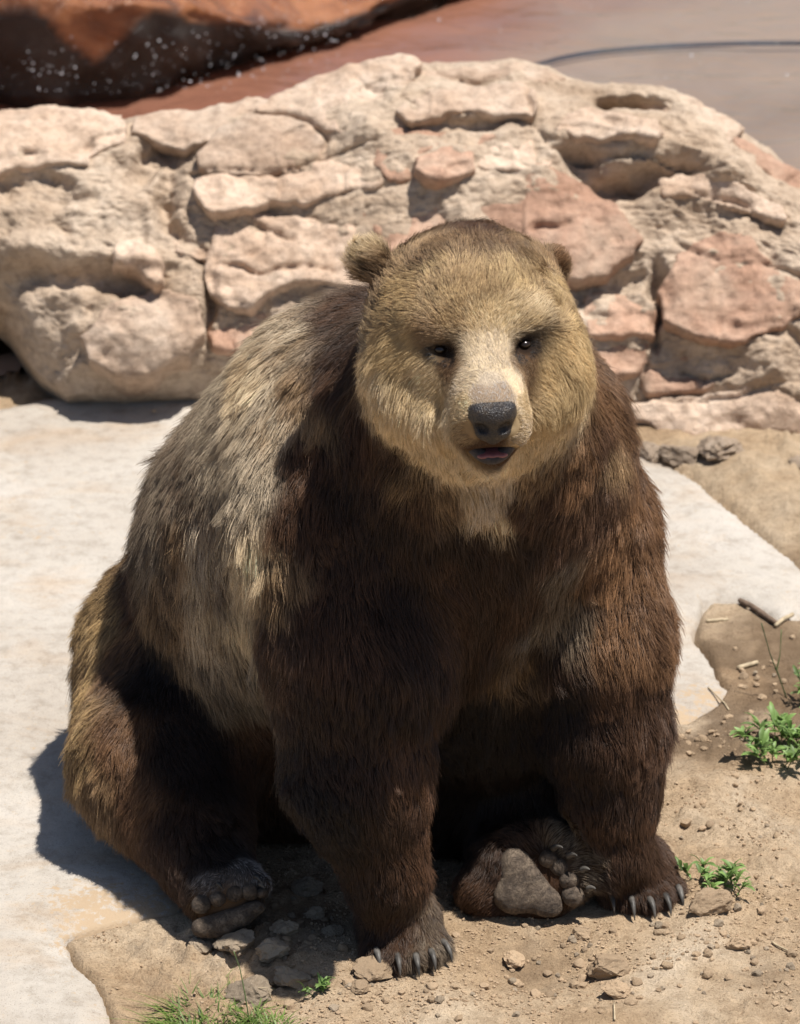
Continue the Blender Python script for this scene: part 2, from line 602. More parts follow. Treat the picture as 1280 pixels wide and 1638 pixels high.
boulder = empty('sandstone_boulder', (0.05, 2.9, 0.0), 'long tan boulder of layered sandstone slabs behind the bear', 'boulder')
na, nb = 640, 300
av = np.linspace(A0, A1, na)
tv = np.linspace(0, 1, nb)
Aa, Tt = np.meshgrid(av, tv, indexing='ij')
Bm, Bx = np.interp(Aa, BASE[:, 0], BASE[:, 1]), np.interp(Aa, CREST[:, 0], CREST[:, 1])
Bm = Bm + 0.012 * fbm(v3(Aa * 7, Aa * 0), 3, 51)
Bx = Bx + 0.010 * fbm(v3(Aa * 9, Aa * 0), 4, 52)
Bb = Bm + (Bx - Bm) * Tt
Pf = face_pt(Aa, Bb, core_h(Aa, Bb))
# wrap: under the base and over the crest
rows = []
b0 = Pf[:, 0, :]
for k in range(8):
    q = (7 - k + 1) / 8.0
    r = b0 + np.array([0, 0.45, -0.20]) * q ** 1.0 + np.array([0, 0, -0.06 * 1]) * math.sin(q * math.pi)
    rows.append(r)
front = np.stack(rows, 1)
rows = []
b1 = Pf[:, -1, :]
for k in range(14):
    q = (k + 1) / 14.0
    r = b1.copy()
    r[:, 1] += 0.62 * q
    r[:, 2] = (b1[:, 2] + 0.3) * math.cos(q * math.pi / 2) - 0.3 + 0.01 * fbm(v3(b1[:, 0] * 6, b1[:, 0] * 0 + q * 4), 3, 53)
    rows.append(r)
back = np.stack(rows, 1)
P = np.concatenate([front, Pf, back], 1)
core = mesh_obj('rock_core', P.reshape(-1, 3), grid_faces(P.shape[0], P.shape[1]), M_CORE, boulder)

# (outline in photo pixels, thickness, tilt of its face (along a, along b), red?, roundness)
SLABS = [
    ([(-150, 195), (0, 172), (120, 168), (196, 168), (207, 198), (203, 232), (165, 247), (146, 262), (145, 282), (80, 284), (0, 300), (-150, 330)], .100, (0, .05), 0),
    ([(208, 172), (300, 158), (392, 145), (470, 141), (452, 165), (412, 184), (372, 205), (340, 228), (300, 238), (246, 226), (206, 214)], .090, (0, .0), 0),
    ([(404, 190), (455, 184), (505, 208), (524, 236), (520, 264), (470, 286), (400, 291), (318, 290), (312, 262), (344, 226)], .062, (.0, .0), 0),
    ([(310, 298), (400, 294), (470, 290), (525, 266), (600, 252), (618, 290), (612, 322), (566, 326), (500, 342), (432, 343), (378, 358), (342, 370), (312, 346), (306, 320)], .085, (0, -.05), 0),
    ([(345, 380), (398, 357), (460, 360), (556, 368), (600, 362), (640, 420), (600, 480), (520, 470), (470, 472), (430, 490), (400, 522), (362, 512), (340, 486), (333, 440)], .070, (0, 0), 0),
    ([(470, 141), (515, 118), (562, 96), (640, 86), (665, 96), (650, 125), (640, 160), (660, 190), (640, 204), (586, 226), (545, 236), (520, 220), (488, 198), (455, 182), (415, 180)], .050, (0, .04), 0),
    ([(668, 100), (760, 76), (820, 72), (868, 86), (905, 98), (880, 116), (846, 128), (760, 138), (700, 146), (655, 160), (650, 130)], .040, (0, .04), 0),
    ([(660, 172), (700, 152), (770, 140), (832, 131), (852, 150), (858, 178), (846, 196), (760, 194), (690, 206), (655, 214), (645, 196)], .082, (0, -.04), 0),
    ([(612, 238), (680, 224), (750, 224), (802, 234), (768, 252), (752, 268), (700, 262), (660, 276), (655, 312), (622, 318), (606, 284)], .055, (0, 0), 1),
    ([(662, 280), (704, 266), (744, 274), (748, 302), (718, 316), (680, 318), (660, 306)], .085, (0, 0), 1),
    ([(560, 352), (600, 332), (680, 322), (760, 322), (772, 350), (740, 420), (640, 430), (566, 366)], .035, (0, 0), 1),
    ([(764, 332), (800, 310), (862, 291), (902, 300), (950, 322), (985, 352), (1024, 402), (1016, 436), (972, 464), (932, 474), (880, 470), (800, 400)], .080, (0, -.03), 1),
    ([(892, 212), (905, 186), (940, 178), (1000, 190), (1052, 208), (1056, 232), (1044, 250), (985, 246), (918, 240), (886, 228)], .095, (0, -.06), 0),
    ([(770, 262), (810, 240), (870, 244), (884, 272), (868, 292), (820, 288), (775, 290)], .045, (0, 0), 0),
    ([(884, 116), (950, 110), (1010, 121), (1110, 136), (1160, 160), (1190, 184), (1166, 214), (1148, 236), (1120, 206), (1086, 186), (1058, 160), (1010, 138), (950, 146), (892, 140)], .085, (0, .02), 0),
    ([(1160, 196), (1205, 208), (1250, 236), (1300, 268), (1330, 330), (1270, 310), (1225, 272), (1184, 240)], .045, (0, 0), 1),
    ([(1052, 300), (1090, 290), (1140, 298), (1200, 326), (1240, 352), (1248, 374), (1206, 362), (1130, 334), (1060, 326)], .070, (0, -.03), 0),
    ([(938, 492), (985, 480), (1042, 496), (1038, 546), (986, 552), (945, 552)], .045, (0, 0), 1),
    ([(950, 558), (990, 556), (1032, 553), (1020, 592), (990, 606), (950, 606)], .045, (0, 0), 1),
    ([(1064, 436), (1082, 406), (1140, 398), (1192, 402), (1204, 430), (1284, 462), (1350, 470), (1340, 512), (1280, 522), (1230, 548), (1182, 560), (1090, 560), (1054, 540), (1052, 486)], .072, (0, 0), 1),
    ([(1044, 572), (1096, 562), (1148, 578), (1178, 596), (1168, 624), (1110, 632), (1038, 630), (1030, 600)], .060, (0, 0), 1),
    ([(1000, 640), (1090, 640), (1180, 632), (1200, 590), (1290, 560), (1400, 540), (1400, 700), (1290, 706), (1180, 700), (1010, 676)], .050, (0, 0), 0),
    ([(284, 404), (304, 392), (332, 394), (342, 410), (334, 430), (310, 432), (288, 420)], .050, (0, 0), 0),
    ([(340, 520), (366, 517), (388, 526), (390, 548), (372, 564), (344, 560), (334, 542)], .045, (0, 0), 1),
    ([(396, 528), (436, 500), (500, 486), (520, 520), (440, 570), (402, 572), (384, 562)], .045, (0, 0), 1),
    ([(190, 412), (216, 402), (250, 420), (262, 448), (250, 476), (220, 452), (186, 440)], .070, (0, 0), 0),
    ([(130, 560), (168, 520), (214, 486), (256, 486), (310, 510), (322, 548), (306, 590), (250, 612), (190, 610), (150, 592)], .050, (0, 0), 0),
]
for i, (outline, th, tilt, red) in enumerate(SLABS):
    th = th * 0.82
    poly = np.array([face_ab(*q) for q in outline])
    lo, hi = poly.min(0) - 0.06, poly.max(0) + 0.06
    st = 0.0055
    a = np.arange(lo[0], hi[0], st)
    b = np.arange(lo[1], hi[1], st)
    Aa, Bb = np.meshgrid(a, b, indexing='ij')
    p = v3(Aa, Bb, np.full(Aa.shape, i * 3.1))
    d = poly_sdf(Aa, Bb, poly) - 0.010 + 0.016 * fbm(p * 8, 3, 71) + 0.0030 * fbm(p * 50, 2, 72)
    cen = poly.mean(0)
    base = np.interp(0.5, [0, 1], [0, 1]) * 0 + core_h(Aa, Bb)
    flat = core_h(np.array(cen[0]), np.array(cen[1])) * 0.6 + 0.4 * base
    bt = np.clip((Bb - poly[:, 1].min()) / (np.ptp(poly[:, 1]) + 1e-9), 0, 1)
    top = flat + th * (1.0 - 0.85 * bt ** 0.8) - 0.008 + tilt[0] * (Aa - cen[0])
    top = top + 0.012 * fbm(p * 5, 3, 73) - 0.010 * np.abs(fbm(p * 13, 3, 74)) + 0.0026 * fbm(p * 60, 3, 75) - crack_depth(Aa, Bb)
    # a crack or flake step on the face
    top = top - 0.010 * smoothstep(0.02, 0.05, vnoise(p * np.array([5, 9, 1]), 76) - 0.15)
    edge = smoothstep(-0.013, -0.003, d)
    drop = smoothstep(-0.006, 0.006, d)
    h = top - 0.010 * edge ** 2 - (top - base + 0.05) * drop
    # undercut: the deeper the side the further it draws in
    shrink = 0.10 * drop
    A2 = Aa + (cen[0] - Aa) * shrink
    B2 = Bb + (cen[1] - Bb) * shrink
    vv, ff = masked_grid(face_pt(A2, B2, h), d < 0.007, len(a), len(b))
    s = mesh_obj('stone_slab', vv, ff, M_RED if red else M_TAN, boulder)
    if red:
        s['label'] = 'reddish sandstone slab set in the boulder'

# ------------------------------------------------------------------ stream behind
def stream_bed_material():
    m, t, b = new_mat('red_stream_bed')
    tc = N(t, 'ShaderNodeTexCoord').outputs['Object']
    n1 = noise(t, 1.6, 7, 0.6, 0.8, tc)
    at = N(t, 'ShaderNodeAttribute')
    at.attribute_name = 'rust'
    c0 = ramp(t, n1.outputs[0], [(0.3, (.29, .24, .195)), (0.6, (.38, .32, .265))])
    c1 = ramp(t, n1.outputs[0], [(0.3, (.26, .125, .085)), (0.6, (.36, .18, .12))])
    c = mix(t, at.outputs['Fac'], c0.outputs[0], c1.outputs[0])
    t.links.new(c, b.inputs['Base Color'])
    b.inputs['Roughness'].default_value = 0.7
    n2 = noise(t, 20, 6, 0.6, 0.2, tc)
    bump(t, b, [(n2.outputs[0], 0.4, 0.01)])
    return m


def water_material():
    m = bpy.data.materials.new('shallow_water')
    m.use_nodes = True
    t = m.node_tree
    t.nodes.clear()
    out = N(t, 'ShaderNodeOutputMaterial')
    tr = N(t, 'ShaderNodeBsdfTransparent')
    tr.inputs[0].default_value = (.80, .76, .74, 1)
    gl = N(t, 'ShaderNodeBsdfGlossy')
    gl.inputs['Roughness'].default_value = 0.12
    fr = N(t, 'ShaderNodeFresnel')
    fr.inputs[0].default_value = 1.55
    mx = N(t, 'ShaderNodeMixShader')
    tc = N(t, 'ShaderNodeTexCoord').outputs['Object']
    mp = N(t, 'ShaderNodeMapping')
    mp.inputs['Scale'].default_value = (5, 8, 5)
    mp.inputs['Rotation'].default_value = (0, 0, R(-14))
    t.links.new(tc, mp.inputs['Vector'])
    n1 = noise(t, 1.2, 3, 0.5, 1.2, mp.outputs[0])
    bp = N(t, 'ShaderNodeBump')
    bp.inputs['Strength'].default_value = 0.6
    bp.inputs['Distance'].default_value = 0.02
    t.links.new(n1.outputs[0], bp.inputs['Height'])
    for n in (gl, fr):
        t.links.new(bp.outputs[0], n.inputs['Normal'])
    t.links.new(fr.outputs[0], mx.inputs[0])
    t.links.new(tr.outputs[0], mx.inputs[1])
    t.links.new(gl.outputs[0], mx.inputs[2])
    t.links.new(mx.outputs[0], out.inputs['Surface'])
    return m


bx_ = np.concatenate([np.arange(-6, -2, .2), np.arange(-2, 2.2, .03), np.arange(2.2, 6, .2)])
by_ = np.concatenate([np.arange(2.7, 6.5, .03), np.arange(6.5, 12, .25)])
X, Y = np.meshgrid(bx_, by_, indexing='ij')
ys = 2.80 + 0.85 * smoothstep(-0.95, -0.35, X)
dd = Y - ys
Zb = 0.01 - 0.085 * smoothstep(0.0, 0.35, dd) + 0.01 * fbm(v3(X, Y) * 2.5, 3, 81)
vv, ff = masked_grid(v3(X, Y, Zb), dd > -0.08, len(bx_), len(by_))
bed = mesh_obj('stream_bed', vv, ff, stream_bed_material())
tag(bed, 'rust stained bed of the shallow stream', kind='structure')
rust = 1 - smoothstep(-0.75, 0.35, vv[:, 0] - 0.55 * (vv[:, 1] - 4.6) + 0.15 * fbm(np.c_[vv[:, :2] * 1.5, vv[:, 2:] * 0], 3, 83))
rust = rust * smoothstep(3.6, 4.1, vv[:, 1]) + 0.35 * (1 - smoothstep(3.4, 4.0, vv[:, 1]))
at = bed.data.attributes.new('rust', 'FLOAT', 'POINT')
at.data.foreach_set('value', np.clip(rust, 0, 1).astype(np.float32))
keep = dd > 0.10
Zw = -0.045 + 0.003 * fbm(v3(X * 4, Y * 7), 3, 85) + 0 * X
vv, ff = masked_grid(v3(X, Y, Zw), keep, len(bx_), len(by_))
water = mesh_obj('water', vv, ff, water_material())
tag(water, 'thin clear water running over the rust stained stream bed', kind='structure')

# ledge the water falls over: rust-orange top in the sun, wet face with its shade painted black
def ledge_material():
    m, t, b = new_mat('wet_rust_rock')
    tc = N(t, 'ShaderNodeTexCoord').outputs['Object']
    n1 = noise(t, 4.5, 7, 0.65, 0.6, tc)
    n2 = noise(t, 45, 6, 0.7, 0.2, tc)
    at = N(t, 'ShaderNodeAttribute')
    at.attribute_name = 'face_shade'
    c = ramp(t, n1.outputs[0], [(0.34, (.07, .024, .011)), (0.5, (.24, .085, .030)), (0.70, (.42, .18, .075))])
    c = mix(t, at.outputs['Fac'], c.outputs[0], (.020, .013, .009))  # shade on the face mixed into the colour as near-black
    t.links.new(c, b.inputs['Base Color'])
    b.inputs['Roughness'].default_value = 0.22
    bump(t, b, [(n1.outputs[0], 0.7, 0.04), (n2.outputs[0], 0.8, 0.012)])
    return m


ledge = empty('waterfall_ledge', G(250, 130), 'wet rust orange rock ledge with shade-blackened dripping face beside the stream', 'rock ledge')
foot = np.array([G(px, py)[:2] for px, py in [(-2200, 210), (-1200, 165), (-700, 150), (-300, 146), (0, 140), (100, 139), (200, 130), (330, 100), (440, 66), (520, 38), (620, 6), (760, -40), (900, -90)]])
ss = np.linspace(0, 1, 260)
acc = np.r_[0, np.cumsum(np.linalg.norm(np.diff(foot, axis=0), axis=1))]
acc /= acc[-1]
fx, fy = np.interp(ss, acc, foot[:, 0]), np.interp(ss, acc, foot[:, 1])
lip = np.interp(fx, [-3, -1.35, -1.0, -.80, -.74, -.58, -.38, -.26, .3, 1], [.30, .28, .28, .22, .25, .18, .075, .02, .01, .01])
rows = []
shade_rows = []
for k in range(34):
    q = k / 33.0
    n_ = fbm(np.c_[fx * 7, fy * 7, np.full_like(fx, q * 4)], 4, 91)
    if q < 0.45:
        u = q / 0.45
        rows.append(np.c_[fx - 0.02 * n_, fy + (0.06 - 0.10 * math.sin(u * math.pi * .5) ** 2) + 0.035 * n_, -0.09 + (lip + 0.09) * u])
        shade_rows.append(np.clip(1.25 - smoothstep(0.82, 1.0, u + 0.10 * n_ + .42 * np.clip(1 - np.abs(fx + .84) / .16, 0, 1)) * 1.3 - 0 * n_, 0, 1))
    else:
        u = (q - 0.45) / 0.55
        rows.append(np.c_[fx - 0.3 * u, fy - 0.04 + 0.035 * n_ + 3.2 * u ** 1.6, lip + 0.05 * math.sin(u * 2.2) + 0.25 * u * u + 0.03 * n_ * min(1, u * 8)])
        shade_rows.append(np.zeros_like(fx))
P = np.stack(rows, 1)
lm = mesh_obj('rock_face', P.reshape(-1, 3), grid_faces(P.shape[0], P.shape[1]), ledge_material(), ledge)
at = lm.data.attributes.new('face_shade', 'FLOAT', 'POINT')
at.data.foreach_set('value', np.stack(shade_rows, 1).ravel().astype(np.float32))

# spray drops flying off the ledge
m, t, b = new_mat('water_drop')
b.inputs['Base Color'].default_value = (.95, .97, 1, 1)
b.inputs['Roughness'].default_value = 0.05
b.inputs['Transmission Weight'].default_value = 0.6
b.inputs['IOR'].default_value = 1.33
bm = bmesh.new()
bmesh.ops.create_icosphere(bm, subdivisions=1, radius=1)
iv = np.array([v.co[:] for v in bm.verts])
ifc = np.array([[v.index for v in f.verts] for f in bm.faces])
bm.free()
allv, allf = [], []
nd = 700
for k in range(nd):
    px, py = random.uniform(-40, 560), random.uniform(-20, 150)
    if k > 640:
        px, py = random.uniform(200, 1300), random.uniform(0, 140)
    base = G(px, min(py + 20, 150))
    z = random.uniform(0.02, 0.22) if k <= 640 else random.uniform(-.035, .03)
    y = base[1] - random.uniform(.05, .35)
    p = W(px, py, y)
    r = .0012 * math.exp(random.gauss(.25, .5))
    if k <= 640 and vnoise(np.array([[px / 70.0, py / 40.0, .3]]), 87)[0] < random.uniform(-.5, .35):
        r *= .45
    allv.append(iv * r + p)
    allf.append(ifc + len(iv) * k)
sp = mesh_obj('water_spray', np.concatenate(allv), np.concatenate(allf), m)
tag(sp, 'bright water drops splashing in front of the dark ledge', kind='stuff')


def tube(pts, rad, mat, name, parent=None, sides=8, cap=True):
    pts = np.asarray(pts, float)
    rad = np.broadcast_to(rad, (len(pts),))
    tang = np.gradient(pts, axis=0)
    tang /= np.linalg.norm(tang, axis=1)[:, None] + 1e-12
    ref = np.array([0.13, 0.2, 0.97])
    rows = []
    for p, tg, r in zip(pts, tang, rad):
        s = np.cross(tg, ref)
        s /= np.linalg.norm(s) + 1e-12
        c = np.cross(s, tg)
        an = np.arange(sides) / sides * 2 * np.pi
        rows.append(p + r * (np.cos(an)[:, None] * s + np.sin(an)[:, None] * c))
    n = len(pts)
    verts = np.concatenate(rows)
    faces = []
    for i in range(n - 1):
        for j in range(sides):
            k = (j + 1) % sides
            faces.append((i * sides + j, i * sides + k, (i + 1) * sides + k, (i + 1) * sides + j))
    if cap:
        faces.append(tuple(range(sides))[::-1])
        faces.append(tuple((n - 1) * sides + j for j in range(sides)))
    return mesh_obj(name, verts, faces, mat, parent)


M_HOSE = plain('black_hose', (.020, .024, .04), .4, .5, .2, 30, 0)
hp = [G(px, py, -0.055) for px, py in [(840, 110), (880, 97), (920, 88), (970, 81), (1040, 75), (1120, 71), (1200, 69), (1290, 69), (1400, 72), (1600, 85), (1900, 120)]]
hp = np.array(hp)
ti = np.linspace(0, len(hp) - 1, 60)
hp = np.stack([np.interp(ti, np.arange(len(hp)), hp[:, j]) for j in range(3)], 1)
hp = np.stack([np.convolve(np.pad(hp[:, j], 4, mode='edge'), np.ones(9) / 9, 'valid') for j in range(3)], 1)
hose = tube(hp, .0065, M_HOSE, 'hose')
tag(hose, 'dark hose curving through the shallow stream water', 'hose')

# ------------------------------------------------------------------ bear
class Field:
    """signed distance volume with smooth unions, meshed by surface nets"""

    def __init__(s, lo, hi, h):
        s.lo = np.array(lo, float)
        s.h = h
        s.n = np.ceil((np.array(hi) - s.lo) / h).astype(int) + 1
        s.v = np.full(s.n, 1.0, dtype=np.float32)

    def box(s, lo, hi):
        a = np.clip(np.floor((np.array(lo) - s.lo) / s.h).astype(int), 0, s.n - 1)
        b = np.clip(np.ceil((np.array(hi) - s.lo) / s.h).astype(int) + 1, 1, s.n)
        sl = tuple(slice(i, j) for i, j in zip(a, b))
        g = np.meshgrid(*[s.lo[k] + s.h * np.arange(a[k], b[k]) for k in range(3)], indexing='ij')
        return sl, np.stack(g, -1).astype(np.float32)

    def put(s, sl, d, k, sub=False):
        a = s.v[sl]
        if sub:
            d = -d
            h = np.clip(.5 - .5 * (d - a) / -k, 0, 1) if False else np.clip(.5 + .5 * (d - a) / k, 0, 1)
            s.v[sl] = a + (d - a) * h + k * h * (1 - h)
        else:
            h = np.clip(.5 + .5 * (d - a) / k, 0, 1)
            s.v[sl] = d + (a - d) * h - k * h * (1 - h)

    def ell(s, c, r, rot=None, k=.05, sub=False):
        c = np.asarray(c, float)
        r = np.asarray(r, float)
        m = r.max() + k + .04
        sl, p = s.box(c - m, c + m)
        q = p - c
        if rot is not None:
            q = q @ np.asarray(rot, dtype=np.float32)     # columns of rot are the local axes
        k0 = np.sqrt(((q / r) ** 2).sum(-1))
        k1 = np.sqrt(((q / (r * r)) ** 2).sum(-1)) + 1e-9
        s.put(sl, (k0 * (k0 - 1) / k1).astype(np.float32), k, sub)

    def cone(s, a, b, ra, rb, k=.05, sub=False):
        a, b = np.asarray(a, float), np.asarray(b, float)
        m = max(ra, rb) + k + .04
        sl, p = s.box(np.minimum(a, b) - m, np.maximum(a, b) + m)
        ba = b - a
        t = np.clip(((p - a) @ ba) / (ba @ ba), 0, 1)
        q = p - a - t[..., None] * ba
        d = np.sqrt((q * q).sum(-1)) - (ra + (rb - ra) * t)
        s.put(sl, d.astype(np.float32), k, sub)

    def mesh(s):
        v = s.v
        ins = v < 0
        cnt = np.zeros(tuple(s.n - 1), dtype=np.int8)
        nx, ny, nz = s.n
        for dx in (0, 1):
            for dy in (0, 1):
                for dz in (0, 1):
                    cnt += ins[dx:nx - 1 + dx, dy:ny - 1 + dy, dz:nz - 1 + dz]
        act = (cnt > 0) & (cnt < 8)
        idx = np.stack(np.nonzero(act), 1)
        ids = np.full(act.shape, -1, dtype=np.int64)
        ids[act] = np.arange(len(idx))
        acc = np.zeros((len(idx), 3))
        num = np.zeros(len(idx))
        cs = [(i, j, k) for i in (0, 1) for j in (0, 1) for k in (0, 1)]
        for a in cs:
            for ax_ in range(3):
                if a[ax_] == 0:
                    b = list(a)
                    b[ax_] = 1
                    va = v[idx[:, 0] + a[0], idx[:, 1] + a[1], idx[:, 2] + a[2]]
                    vb = v[idx[:, 0] + b[0], idx[:, 1] + b[1], idx[:, 2] + b[2]]
                    c = (va < 0) != (vb < 0)
                    t = np.where(c, va / np.where(c, va - vb, 1), 0)
                    p = np.array(a, float) + t[:, None] * (np.array(b) - np.array(a))
                    acc[c] += p[c]
                    num[c] += 1
        verts = s.lo + s.h * (idx + acc / num[:, None])
        quads = []
        for ax_ in range(3):
            o1, o2 = [(1, 2), (2, 0), (0, 1)][ax_]
            a = [slice(1, -1)] * 3
            a[ax_] = slice(0, -1)
            b = [slice(1, -1)] * 3
            b[ax_] = slice(1, None)
            A, B = ins[tuple(a)], ins[tuple(b)]
            off = np.array([1, 1, 1])
            off[ax_] = 0
            for flip, msk in ((False, A & ~B), (True, ~A & B)):
                e = np.stack(np.nonzero(msk), 1) + off
                c = []
                for (u_, w_) in ((0, 0), (1, 0), (1, 1), (0, 1)):
                    q = e.copy()
                    q[:, o1] -= 1 - u_
                    q[:, o2] -= 1 - w_
                    c.append(ids[q[:, 0], q[:, 1], q[:, 2]])
                f = np.stack(c, 1)
                quads.append(f[:, ::-1] if flip else f)
        return verts, np.concatenate(quads)


bear = empty('bear', (0.0, 0.45, 0.0), 'brown grizzly bear sitting on its rump facing forward with blond face', 'bear')
F = Field((-.80, -.50, -.06), (.66, 1.25, 1.50), .0085)

# head frame: x to the picture's right, y towards the muzzle, z up
yaw, roll = R(4.5), R(-2)
HF = np.array([math.sin(yaw), -math.cos(yaw), -0.055])
HF /= np.linalg.norm(HF)
HR = np.cross(np.array([0, 0, 1.0]), -HF) * -1
HR = np.cross(HF, np.array([0, 0, 1.0]))
HR = -HR if HR[0] < 0 else HR
HR /= np.linalg.norm(HR)
HU = np.cross(HR, -HF)
HU = HU if HU[2] > 0 else -HU
c_, s_ = math.cos(roll), math.sin(roll)
HR, HU = HR * c_ - HU * s_, HU * c_ + HR * s_
HO = W(762, 552, 0.02)
HM = np.stack([HR, HF, HU], 1)


def H(x, y, z):
    return HO + HR * x + HF * y + HU * z


# trunk
F.ell(W(465, 1085, .74), (.37, .36, .33), k=.02)
F.ell(W(520, 905, .56), (.345, .33, .36), k=.10)
F.ell(W(600, 800, .40), (.33, .28, .34), k=.12)
F.ell(W(690, 800, .27), (.30, .22, .30), k=.10)
F.ell(W(570, 655, .44), (.19, .22, .18), k=.10)
F.ell(W(700, 960, .36), (.20, .2, .24), k=.10)
F.ell(W(790, 1110, .36), (.17, .14, .17), k=.08)
# neck and ruff
F.cone(W(660, 720, .30), W(755, 600, .10), .24, .165, k=.10)
F.cone(W(830, 760, .22), W(800, 650, .10), .17, .14, k=.08)
F.ell(W(900, 700, .28), (.10, .14, .16), k=.08)
# arm at the picture's left
F.cone(W(530, 820, .22), W(573, 1040, .11), .168, .152, k=.06)
F.cone(W(573, 1040, .11), W(572, 1240, .06), .152, .118, k=.05)
F.cone(W(572, 1240, .06), W(618, 1400, .03), .118, .071, k=.05)
F.ell(W(745, 1215, .52), (.22, .18, .2), k=.10)
# arm at the picture's right
F.cone(W(925, 850, .33), W(952, 1030, .28), .135, .122, k=.08)
F.cone(W(952, 1030, .28), W(965, 1170, .25), .122, .100, k=.05)
F.cone(W(965, 1170, .25), W(978, 1270, .23), .104, .078, k=.05)
F.cone(W(978, 1270, .23), W(986, 1370, .21), .078, .062, k=.04)
# hind leg at the picture's left
F.cone(W(300, 1060, .66), W(258, 1215, .42), .20, .150, k=.08)
F.cone(W(258, 1215, .42), W(348, 1412, .15), .150, .072, k=.06)
# hind leg at the picture's right
F.cone(W(740, 1130, .62), W(880, 1240, .46), .20, .13, k=.08)
F.cone(W(880, 1240, .46), W(815, 1398, .24), .13, .080, k=.06)


# front paws: back of the paw and five toes
def paw(cx, cy, yaw_deg, width, spec):
    g = G(cx, cy)
    a = R(yaw_deg)
    fw = np.array([math.sin(a), -math.cos(a), 0])
    sd = np.array([math.cos(a), math.sin(a), 0])
    rot = np.stack([sd, fw, [0, 0, 1]], 1)
    F.ell(g + np.array([0, 0, .045]) - fw * .015, (width * .88, .085, .052), rot, k=.035)
    out = []
    for u, fwd, r in spec:
        c = g + sd * (u * width) + fw * fwd + np.array([0, 0, .028])
        F.ell(c, (.0175 * r, .036, .024 * r), rot, k=.010)
        out.append((c + fw * .026 + np.array([0, 0, .006]), fw, sd, u))
    return out, g, fw, sd


TOES = [(-.80, .035, 1.0), (-.41, .064, 1.1), (-.01, .074, 1.12), (.38, .066, 1.1), (.76, .040, 1.0)]
pawL, gL, fwL, sdL = paw(642, 1522, 16, .078, TOES)
pawR, gR, fwR, sdR = paw(1020, 1432, 10, .080, TOES)
F.cone(W(612, 1395, .04), gL + np.array([0, .02, .05]), .058, .058, k=.04)
F.cone(W(986, 1370, .21), gR + np.array([-.01, .02, .05]), .052, .055, k=.04)


# hind feet with the soles turned to the camera
def sole_frame(px, py, y, ang, lean):
    """origin, u along the sole's width in the picture, v along its height, n out of the sole"""
    c = W(px, py, y)
    n = -FWD * math.cos(lean) - UPV * math.sin(lean)
    n = n / np.linalg.norm(n)
    u = RGT * math.cos(ang) - UPV * math.sin(ang)
    u = u - n * (u @ n)
    u /= np.linalg.norm(u)
    v = np.cross(n, u)
    if v @ UPV < 0:
        v = -v
    return c, u, v, n


cA, uA, vA, nA = sole_frame(366, 1446, .07, R(-14), R(8))
cB, uB, vB, nB = sole_frame(856, 1406, .155, R(38), R(4))
px2m = 1 / 880.0


def onA(dx, dy, out=0.0):
    return cA + RGT * dx * px2m - UPV * dy * px2m + nA * out


def onB(dx, dy, out=0.0):
    return cB + RGT * dx * px2m - UPV * dy * px2m + nB * out


rotA = np.stack([uA, vA, nA], 1)
rotB = np.stack([uB, vB, nB], 1)
F.ell(cA - nA * .035, (.062, .052, .042), rotA, k=.03)
F.ell(onA(0, -32, -.030), (.058, .026, .040), rotA, k=.02)
F.ell(onB(-12, 4, -.045), (.098, .070, .048), rotB, k=.03)
F.ell(onB(48, -10, -.035), (.044, .074, .042), rotB, k=.02)
F.ell(onB(82, -6, -.042), (.030, .062, .040), rotB, k=.02)
F.ell(onB(30, -58, -.040), (.040, .026, .036), rotB, k=.02)
F.ell(onB(-85, 30, -.05), (.05, .04, .045), rotB, k=.03)
toesA = [(-43, 0, 15), (-17, -10, 14), (9, -18, 15), (34, -20, 14), (53, -20, 9)]
toesB = [(20, -31, 15), (39, -17, 16), (53, 2, 16.5), (60, 27, 17.5)]
for dx, dy, r in toesA:
    F.ell(onA(dx, dy - 8, -.016), (.014, .016, .022), rotA, k=.010)
for dx, dy, r in toesB:
    F.ell(onB(dx, dy, -.018), (r * .0011, r * .0011, .022), rotB, k=.010)

# head
F.ell(H(-.006, -.04, .045), (.162, .185, .132), HM, k=.05)
F.ell(H(0, .022, .078), (.118, .095, .086), HM, k=.05)
for sx in (-1, 1):
    F.ell(H(sx * .105, .010, -.045), (.080, .112, .106), HM, k=.05)       # cheek
    F.ell(H(sx * .074, .082, .092), (.043, .036, .022), HM, k=.03)
    F.ell(H(sx * .066, .092, .012), (.045, .055, .046), HM, k=.03)        # below the eye         # brow
    F.ell(H(sx * .070, .108, -.060), (.046, .068, .050), HM, k=.04)         # jowl
    F.ell(H(sx * .034, .220, -.042), (.034, .050, .036), HM, k=.02)        # lip pads
F.cone(H(0, .085, .022), H(0, .246, -.006), .076, .054, k=.035)              # muzzle
F.ell(H(0, .19, .012), (.045, .085, .034), HM, k=.03)
for sx in (-1, 1):
    pass
F.cone(H(0, .06, -.09), H(0, .222, -.082), .060, .036, k=.03)              # lower jaw
F.ell(H(0, .05, -.13), (.085, .10, .06), HM, k=.05)
for sx in (-1, 1):
    F.ell(H(sx * .070, .150, .057), (.020, .030, .0125), HM, k=.012, sub=True)   # eye sockets
    # ears
    ec = H(-.170, -.070, .138) if sx < 0 else H(.143, -.130, .076)
    er = np.stack([HR * math.cos(sx * .6) + HF * math.sin(-sx * .6) * 1.0, HF, HU], 1)
    F.ell(ec, (.035, .020, .037), HM @ np.array([[math.cos(.55), sx * math.sin(.55), 0], [-sx * math.sin(.55), math.cos(.55), 0], [0, 0, 1]]), k=.03)
    F.ell(ec + HF * .022 + HR * sx * .006, (.020, .015, .021), HM, k=.010, sub=True)
F.ell(H(0, .302, -.006), (.038, .034, .024), HM, k=.006, sub=True)      # seat of the nose
